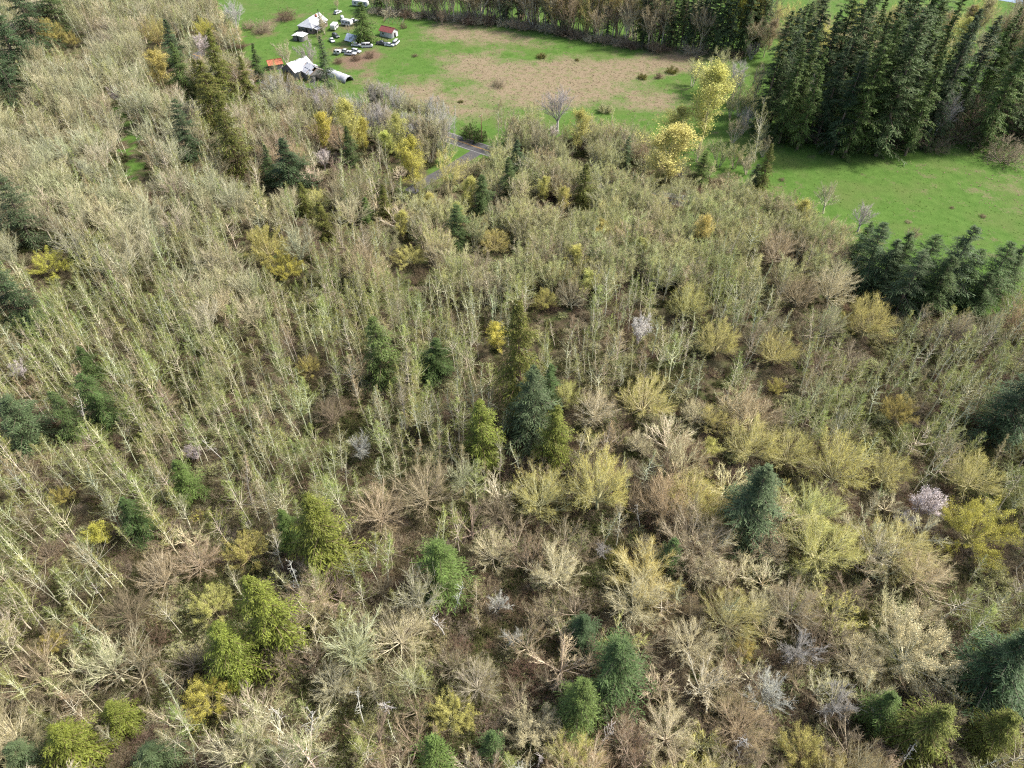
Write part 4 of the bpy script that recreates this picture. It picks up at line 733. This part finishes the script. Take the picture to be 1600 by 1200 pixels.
for px, py, wp, lab in [(116, 640, 24, 'white dead snag with short side stubs between firs'), (690, 960, 30, 'white dead snag rising in front of the light green fir'), (706, 930, 26, 'broken white snag with a crooked top'), (600, 1090, 30, 'white forked snag in front of a brown maple'), (560, 1110, 30, 'bowed white dead tree beside a sandy maple'), (470, 1140, 34, 'leaning dead white pole in the lower woods'), (1150, 1158, 30, 'bleached forked snag beside the cream maple'),
   (1005, 800, 18, 'thin dead pole with a white top beside brush'), (840, 1180, 24, 'whitened dead stem beside the whitish flowering maple'), (430, 1110, 30, 'grey dead leaning tree by brown brush'), (335, 690, 20, 'bleached dead stem in the green alders'), (1420, 1185, 26, 'white dead stem under an olive cedar'), (940, 1150, 26, 'hooped dead branches below the yellowish green fir'), (460, 910, 30, 'white-barked dead alder against the broad yellow-green cedar')]:
    seen('snag', px, py, wp, C_WHITE, lab)

# --- shrubs on the open ground
for k, px, py, wp, c, lab in [('shrub', 1578, 236, 74, C_ROSE, 'big purplish brown twiggy thicket at the bright field edge'), ('leaf_shrub', 740, 206, 44, C_BUSH, 'large dark evergreen bush beside the road'), ('shrub', 729, 258, 46, C_ROSE, 'brown bare shrub at the road junction'), ('leaf_shrub', 946, 168, 26, C_OLIVE, 'rounded olive shrub alone on the straw meadow'),
   ('leaf_shrub', 1051, 108, 20, C_LIME, 'bright yellow-green round bush with a shadow on the meadow'), ('leaf_shrub', 1004, 119, 16, C_LIME, 'small yellow-green bush among brown brambles on the meadow'), ('leaf_shrub', 972, 61, 18, C_LIME, 'yellow-green bush at the foot of the meadow tree belt'), ('leaf_shrub', 846, 86, 16, C_CEDAR, 'olive bush on the mown green strip of the meadow'),
   ('leaf_shrub', 902, 93, 9, C_CEDAR, 'tiny olive bush at the edge of the straw patch'), ('shrub', 780, 128, 26, C_ROSE, 'low brown thicket in the middle of the straw meadow'), ('shrub', 648, 86, 12, C_BRAMBLE, 'small dark brown bush on grass near the farm'), ('leaf_shrub', 720, 158, 10, C_CEDAR, 'tiny dark bush on grass above the road'), ('shrub', 1092, 91, 12, C_BRAMBLE, 'dark round bush at the far meadow corner'),
   ('shrub', 1030, 118, 16, C_BRAMBLE, 'brown bramble mound beside a yellow-green bush'), ('shrub', 410, 40, 36, C_ROSE, 'plum-brown bramble thicket nearest the farm lane'), ('shrub', 388, 38, 26, C_ROSE, 'rose-brown bush beside the bramble thicket'), ('shrub', 446, 22, 34, C_BRAMBLE, 'reddish bramble bank behind the farmhouse'), ('shrub', 376, 70, 22, C_BRAMBLE, 'dark brown bush on the woodland edge by the lawn'), ('leaf_shrub', 446, 118, 26, C_LIME, 'bright yellow-green hedge bush beside the red-roofed shed'),
   ('shrub', 1420, 346, 12, C_ROSE, 'pink-brown tuft shrub near the planted firs'), ('shrub', 1488, 324, 9, C_BRAMBLE, 'small brown bush patch lying alone on the bright field'), ('shrub', 1536, 337, 12, C_BRAMBLE, 'reddish brown bush patch low on the bright field'), ('shrub', 1222, 280, 12, C_BRAMBLE, 'brown weed clump on the field near the leaning cedar'), ('leaf_shrub', 960, 872, 40, C_LIME, 'bright green leafy bush between bare maples'), ('leaf_shrub', 482, 776, 22, C_LIME, 'vivid green leafy bush in the shaded pit'),
   ('leaf_shrub', 1356, 965, 26, C_LIME, 'fresh green bush between wiry maples'), ('leaf_shrub', 1300, 972, 14, C_LIME, 'small fresh green bush beside a purplish twig clump'), ('shrub', 1262, 955, 34, C_ROSE, 'purplish twig clump near the small gold maple'), ('shrub', 348, 796, 34, C_ROSE, 'dusky pink shrub among alders near the mid-green fir'), ('shrub', 240, 1000, 60, C_BRAMBLE, 'dark plum thicket in the shaded gap'), ('leaf_shrub', 1560, 905, 60, C_OLIVE, 'hazy grey-green leafy thicket under the brilliant yellow maple'),
   ('shrub', 556, 88, 20, C_BRAMBLE, 'brown bramble bank by the parked white cars'), ('shrub', 578, 84, 20, C_BRAMBLE, 'brown bramble bank below the yard shed'), ('shrub', 528, 94, 18, C_BRAMBLE, 'brown bramble bank along the farm track'), ('shrub', 630, 40, 14, C_BRAMBLE, 'rust-brown bramble strip beside the garden pen'), ('shrub', 618, 48, 10, C_BRAMBLE, 'rust-brown weeds against the red-roofed yard shed'), ('leaf_shrub', 545, 160, 34, C_OLIVE, 'olive thicket along the road hedge'), ('leaf_shrub', 585, 168, 40, C_CEDAR, 'dark olive hedge thicket beside the road')]:
    seen(k, px, py, wp, c, lab, None, 1.0 if wp > 12 else .7, disc=.5)
# farm trees
rooted('cedar', 570, 66, 17, C_MOSS, 'large conical conifer in the farmyard beside parked cars', None, 1.9, var=0); rooted('fir', 597, 16, 12, C_FIR, 'wide dark conifer at the back of the farm lawn', None, 1.6)
rooted('willow', 508, 54, 9, C_BROWN, 'brown bare tree against the farmhouse', None, 1.0); rooted('willow', 527, 14, 5.5, C_BROWN, 'small bare tree behind a parked white car'); rooted('willow', 450, 102, 11, C_BEIGE, 'grey bare tree behind the orange-red shed'); rooted('willow', 486, 106, 12, C_GREY, 'grey bare tree between the two collapsed barns')
rooted('fir', 503, 50, 10, C_BLUE, 'thin ragged conifer beside the farmhouse roof', None, .6); rooted('willow', 545, 52, 4, C_BROWN, 'small bare fruit tree on the farm lawn'); rooted('tall_alder', 375, 62, 18, C_WHITE, 'white-barked bare tree by the lawn edge'); rooted('willow', 500, 70, 5, C_BROWN, 'low bare orchard tree below the farmhouse')
for px, py in [(RT.uniform(420, 590), 0) for _ in range(44)] + [(RT.uniform(575, 700), 0) for _ in range(34)]:
    py = 205 + (px - 600) * .31 + RT.uniform(3, 22); rooted(RT.choice(['alder', 'tall_alder', 'willow']), px, py, RT.uniform(10, 15), RT.choice([C_BROWN, C_BEIGE, C_ASH, C_GREY]), 'grey-brown bare tree in the thick belt screening the road', 'bare trees screening the road')
for _ in range(26):
    px = RT.uniform(560, 704); rooted('willow', px, 178 + (px - 600) * .31 - RT.uniform(2, 12), RT.uniform(6, 11), RT.choice([C_BROWN, C_GREY, C_BEIGE]), 'grey twiggy tree on the meadow side of the road', 'twiggy trees on the meadow side of the road')
for px, py in [(690, 232), (697, 230), (703, 228), (684, 236), (678, 228), (670, 238), (660, 230), (711, 226), (690, 224), (676, 220)]:
    rooted('alder', px, py, RT.uniform(14, 17), C_WHITE, 'white-trunked slender alder in the clump beside the road', 'white alders beside the road', .8)
for px, py in [(660, 304), (676, 308), (700, 300), (715, 290), (684, 300), (648, 290), (728, 284), (744, 274), (655, 276)]: rooted('willow', px, py, RT.uniform(5, 8), RT.choice([C_OLIVE, C_BROWN, C_LEMON]), 'low willow growing in front of the side road', 'willows in front of the side road')
for px, py in [(778, 224), (784, 218), (800, 226)]: rooted('alder', px, py, 15, C_BROWN, 'dark-trunked bare alder across the road from the white alders', 'dark alders across the road')

# --- the forest itself
ROWS = [[('upper', 300), ('mixed', 9999)], [('upper', 300), ('mixed', 600), ('scrub', 9999)], [('upper', 300), ('mixed', 700), ('scrub', 9999)], [('upper', 400), ('mixed', 600), ('scrub', 9999)],
        [('stand', 300), ('upper', 400), ('stand', 700), ('lichen', 1200), ('mixed', 9999)], [('stand', 700), ('lichen', 1200), ('mixed', 1300), ('green', 9999)], [('stand', 700), ('lichen', 900), ('maples', 1200), ('green', 9999)],
        [('stand', 600), ('mixed', 800), ('maples', 1500), ('green', 9999)], [('stand', 200), ('mixed', 800), ('maples', 1500), ('green', 9999)], [('mixed', 700), ('snags', 900), ('maples', 1500), ('green', 9999)], [('mixed', 700), ('snags', 900), ('maples', 9999)], [('mixed', 800), ('snags', 900), ('maples', 9999)]]
def zone_at(qx, qy):
    for nm, lim in ROWS[min(max(int(qy // 100), 0), 11)]:
        if qx < lim: return nm
MIX = {'stand': (3.35, [('alder', C_GREEN, .70), ('alder', C_BROWN, .14), ('lichen_alder', C_LICHEN, .16)]), 'lichen': (3.5, [('lichen_alder', C_LICHEN, .62), ('alder', C_GREEN, .28), ('alder', C_BROWN, .10)]),
       'upper': (4.3, [('tall_alder', C_BEIGE, .58), ('alder', C_GREEN, .2), ('alder', C_BROWN, .1), ('lichen_alder', C_LICHEN, .12)]), 'mixed': (3.55, [('alder', C_BROWN, .2), ('alder', C_GREEN, .32), ('lichen_alder', C_LICHEN, .14), ('tall_alder', C_BEIGE, .1), ('small_maple', C_ROSE, .14), ('maple', C_TAN, .05), ('small_maple', C_PALE, .05)]),
       'scrub': (3.5, [('willow', C_OLIVE, .66), ('alder', C_GREEN, .14), ('willow', C_BROWN, .18), ('leafy', C_LEMON, .02)]), 'maples': (3.75, [('maple', C_TAN, .05), ('maple', C_STRAW, .05), ('small_maple', C_PALE, .22), ('small_maple', C_STRAW, .08), ('lichen_alder', C_LICHEN, .1), ('small_maple', C_ROSE, .26), ('alder', C_BROWN, .08), ('shrub', C_BRAMBLE, .16)]),
       'snags': (3.9, [('lichen_alder', C_ASH, .3), ('small_maple', C_ROSE, .34), ('small_maple', C_PALE, .14), ('shrub', C_BRAMBLE, .22)]), 'green': (3.5, [('alder', C_GREEN, .55), ('lichen_alder', C_LICHEN, .33), ('alder', C_BROWN, .12)])}
HGT = {'alder': (9, 16.5), 'lichen_alder': (8.5, 16), 'tall_alder': (12, 16), 'willow': (8, 12), 'leafy': (8, 13), 'small_maple': (5.5, 10.5), 'shrub': (2, 3.6), 'maple': (9, 12.5), 'fir': (18, 26)}
OPEN = [[(706, 210), (722, 206), (772, 234), (764, 248), (730, 250), (716, 240)], [(668, 268), (688, 268), (690, 282), (666, 286)], [(176, 168), (196, 166), (222, 232), (230, 266), (222, 276), (192, 276), (200, 240)], [(1205, 250), (1600, 262), (1600, 395), (1500, 380), (1370, 352), (1290, 330), (1240, 300)]]
cand = []
ST = 3.3
for iy in range(int(400 / ST)):
    for ix in range(int(620 / ST)):
        x = -310 + (ix + (.5 if iy % 2 else 0) + RT.uniform(-.42, .42)) * ST; y = 8 + (iy + RT.uniform(-.42, .42)) * ST
        pb = proj(x, y, 0.)
        if pb[2] < 30 or pb[0] < -170 or pb[0] > 1770 or pb[1] > 1800: continue
        pc = proj(x, y, 12.)
        if pc[1] > 1420: continue
        if not inside(FOREST, [pb[0]], [pb[1]])[0] or inside(STRIP, [pb[0]], [pb[1]])[0]: continue
        qx, qy = pc[0] + RT.gauss(0, 28), pc[1] + RT.gauss(0, 22)
        z = zone_at(qx, qy)
        sp, mix = MIX[z]
        if RT.random() > (ST / sp) ** 2: continue
        r = RT.random(); 
        for kind, cols, wgt in mix:
            r -= wgt
            if r <= 0: break
        h = RT.uniform(*HGT[kind])
        if np.min(np.hypot(ROADPTS[:, 0] - x, ROADPTS[:, 1] - y)) < (6.2 if pb[0] < 790 else 3.7): continue
        if pc[1] < 340 and kind in ('alder', 'tall_alder', 'lichen_alder') and qx > 640: h *= .72
        hide = False
        for f in (.2, .45, .7, .95):
            q = proj(x, y, h * f)
            if any(inside(p, [q[0]], [q[1]])[0] for p in OPEN): hide = True; break
        if hide: continue
        small = kind in ('shrub', 'small_maple'); bad = False
        for f in (.55, .75, .95):                                     # crowns seen whole in the photograph have nothing tall just in front
            q = proj(x, y, h * f)
            if any(q[2] < cw[4] + 1 and ((q[0] - cw[0]) / cw[2]) ** 2 + ((q[1] - cw[1]) / cw[3]) ** 2 < 1 for cw in CROWNS): bad = True; break
        if bad and not (kind == 'shrub'): continue
        bad = False
        for dx, dy, dr in DISCS:
            if (dx - x) ** 2 + (dy - y) ** 2 < (dr * (.95 if small else 1.0)) ** 2: bad = True; break
        if bad: continue
        cand.append((pc[2], kind, cols, x, y, h, 0 <= pc[0] <= 1600 and -20 <= pc[1] <= 1215))
LAB = {('alder', 'g'): ('slender green-budding alder deep in the crowded alder stand', 'green alders of the crowded stand'), ('alder', 'b'): ('slender brown-twigged alder deep in the crowded alder stand', 'brown alders of the crowded stand'), ('lichen_alder', 'g'): ('pale lichen-whitened crooked bare tree among alders', 'lichen-whitened trees of the forest'),
       ('tall_alder', 'g'): ('tall beige bare tree with a wide pale crown in the upper woods', 'beige bare trees of the upper woods'), ('willow', 'g'): ('hazy olive willow in the scrub near the meadow', 'olive willows of the scrub'), ('willow', 'b'): ('brown-twigged willow in the scrub near the meadow', 'brown willows of the scrub'), ('leafy', 'g'): ('small lemon-leafed tree in the willow scrub', 'lemon trees of the scrub'),
       ('small_maple', 'g'): ('small pale bare maple sapling between the large maples', 'pale saplings under the maples'), ('small_maple', 'b'): ('rose-brown bare maple sapling between larger trees', 'rose-brown saplings of the forest'), ('shrub', 'b'): ('low brown bare shrub on the forest floor', 'brown shrubs of the forest floor'), ('maple', 'g'): ('medium straw-coloured bare maple in the lower forest', 'straw maples of the lower forest'), ('fir', 'g'): ('dark fir in the shady conifer corner beyond the gold maple', 'firs of the dark corner wood')}
SHORT = {('alder', 'g'): 'green alder', ('alder', 'b'): 'brown alder', ('lichen_alder', 'g'): 'lichen-white tree', ('tall_alder', 'g'): 'beige tree', ('willow', 'g'): 'olive willow', ('willow', 'b'): 'brown willow', ('leafy', 'g'): 'lemon tree', ('small_maple', 'g'): 'pale sapling', ('small_maple', 'b'): 'brown sapling', ('shrub', 'b'): 'brown shrub', ('maple', 'g'): 'straw maple', ('fir', 'g'): 'dark fir'}
cand.sort(key=lambda c: c[0]); rest = {}; LM = [l for l in LANDMARKS if len(l[2].split()) <= 11]; LMX = np.array([l[:2] for l in LM])
for dp, kind, cols, x, y, h, vis in cand:
    var = RT.randrange(len(KINDS[kind])); tm, cm, wd, H, cz = KINDS[kind][var]; sz = h / H; s = sz * RT.uniform(.85, 1.35); nm = NAME[kind]
    if vis and count.get(nm, 0) < 298:
        lab, grp = LAB[(kind, 'b' if cols in (C_BROWN, C_ROSE, C_BRAMBLE) else 'g')]
        dd = np.hypot(LMX[:, 0] - x, LMX[:, 1] - y); k = int(dd.argmin())
        if dd[k] < 24: sh = SHORT[(kind, 'b' if cols in (C_BROWN, C_ROSE, C_BRAMBLE) else 'g')]; nr = ' next to ' if dd[k] < 10 else ' near '; lab = sh + nr + LM[k][2]; grp = sh + 's' + nr + LM[k][2]
        tree(kind, var, x, y, s, sz, cols, lab, grp, lean=(RT.gauss(0, .03), RT.gauss(0, .03)), jit=.2)
    else: rest.setdefault(kind, []).append((var, x, y, s, sz, cols))

# --- the remaining trees of each sort and the brush below them: masses nobody could count
def mass(name, kind, items, label, cat):
    items = [it for it in items if (kind, it[0]) in SRC]
    if not items: return
    me = bpy.data.meshes.new(name); n_ = len(items); me.vertices.add(n_); me.vertices.foreach_set('co', np.array([(i[1], i[2], 0) for i in items], np.float32).ravel())
    def attr(nm, typ, key, arr): a = me.attributes.new(nm, typ, 'POINT'); a.data.foreach_set(key, np.array(arr, np.int32 if typ == 'INT' else np.float32).ravel())
    attr('which', 'INT', 'value', [i[0] for i in items]); attr('spin', 'FLOAT_VECTOR', 'vector', [(RT.gauss(0, .03), RT.gauss(0, .03), RT.uniform(0, 6.28)) for i in items]); attr('size', 'FLOAT_VECTOR', 'vector', [(i[3], i[3], i[4]) for i in items])
    attr('leaf_tint', 'FLOAT_VECTOR', 'vector', [jitter(i[5][0], .2) for i in items]); attr('bark_tint', 'FLOAT_VECTOR', 'vector', [jitter(i[5][1], .2) for i in items])
    o = link(name, me); o['kind'] = 'stuff'; tag(o, label, cat)
    ng = bpy.data.node_groups.new(name, 'GeometryNodeTree'); ng.interface.new_socket('Geometry', in_out='INPUT', socket_type='NodeSocketGeometry'); ng.interface.new_socket('Geometry', in_out='OUTPUT', socket_type='NodeSocketGeometry')
    gi = ng.nodes.new('NodeGroupInput'); go = ng.nodes.new('NodeGroupOutput'); jn = ng.nodes.new('GeometryNodeJoinGeometry'); L = ng.links.new
    def named(nm, typ): a = ng.nodes.new('GeometryNodeInputNamedAttribute'); a.data_type = typ; a.inputs[0].default_value = nm; return a.outputs[0]
    wh, sp, sz_ = named('which', 'INT'), named('spin', 'FLOAT_VECTOR'), named('size', 'FLOAT_VECTOR')
    for var in sorted({i[0] for i in items}):
        j2 = ng.nodes.new('GeometryNodeJoinGeometry')
        for src in SRC[(kind, var)]:
            oi = ng.nodes.new('GeometryNodeObjectInfo'); oi.transform_space = 'ORIGINAL'; oi.inputs[0].default_value = src; L(oi.outputs['Geometry'], j2.inputs[0])
        cmp = ng.nodes.new('FunctionNodeCompare'); cmp.data_type = 'INT'; cmp.operation = 'EQUAL'; L(wh, cmp.inputs[2]); cmp.inputs[3].default_value = var
        ip = ng.nodes.new('GeometryNodeInstanceOnPoints'); L(gi.outputs[0], ip.inputs['Points']); L(cmp.outputs[0], ip.inputs['Selection']); L(j2.outputs[0], ip.inputs['Instance'])
        e2r = ng.nodes.new('FunctionNodeEulerToRotation'); L(sp, e2r.inputs[0]); L(e2r.outputs[0], ip.inputs['Rotation']); L(sz_, ip.inputs['Scale']); L(ip.outputs[0], jn.inputs[0])
    L(jn.outputs[0], go.inputs[0]); md = o.modifiers.new('mass', 'NODES'); md.node_group = ng
MLAB = {'alder': ('alder_wood', 'mass of slender alders filling the far part of the stand', 'alder wood'), 'lichen_alder': ('bare_wood', 'mass of pale lichen-covered trees farther off in the forest', 'bare wood'), 'tall_alder': ('beige_wood', 'mass of beige bare trees filling the upper woods', 'bare wood'), 'willow': ('willow_scrub', 'mass of hazy olive willows along the meadow', 'scrub')}
for kind, items in rest.items():
    nm, lab, cat = MLAB.get(kind, (kind + '_thicket', 'more ' + kind.replace('_', ' ') + ' growth at the margins of the forest', 'thicket')); mass(nm, kind, items, lab, cat)
brush = []; fern = []
for _ in range(42000):
    y = RT.uniform(12, 330); x = RT.uniform(-1, 1) * (60 + y * .95); pb = proj(x, y, 0.)
    if pb[2] < 30 or pb[0] < -60 or pb[0] > 1660 or pb[1] > 1500 or not inside(FOREST, [pb[0]], [pb[1]])[0] or inside(STRIP, [pb[0]], [pb[1]])[0]: continue
    if RT.random() < (pb[2] - 110) / 420: continue
    if np.min(np.hypot(ROADPTS[::2, 0] - x, ROADPTS[::2, 1] - y)) < 5.5: continue
    s = RT.uniform(.25, .75); n_ = math.sin(x * .11 + 2 * math.sin(y * .07)) + math.sin(y * .13 + x * .05)
    (brush if RT.random() < .62 + .2 * n_ else fern).append((RT.randrange(3), x, y, s * 1.2, s * .8, None))
mass('brush', 'shrub', [(*i[:5], RT.choice([C_BRAMBLE, C_MUD, C_MUD, C_ROSE])) for i in brush], 'tangled brown brush covering the forest floor', 'brush'); mass('undergrowth', 'leaf_shrub', [(*i[:5], C_FERN if RT.random() < .7 else C_OLIVE) for i in fern], 'low green ferns and leafy undergrowth on the forest floor', 'undergrowth')
print('TREES', count, {k: len(v) for k, v in rest.items()}, len(brush), len(fern), sum(len(m.polygons) for m in bpy.data.meshes))
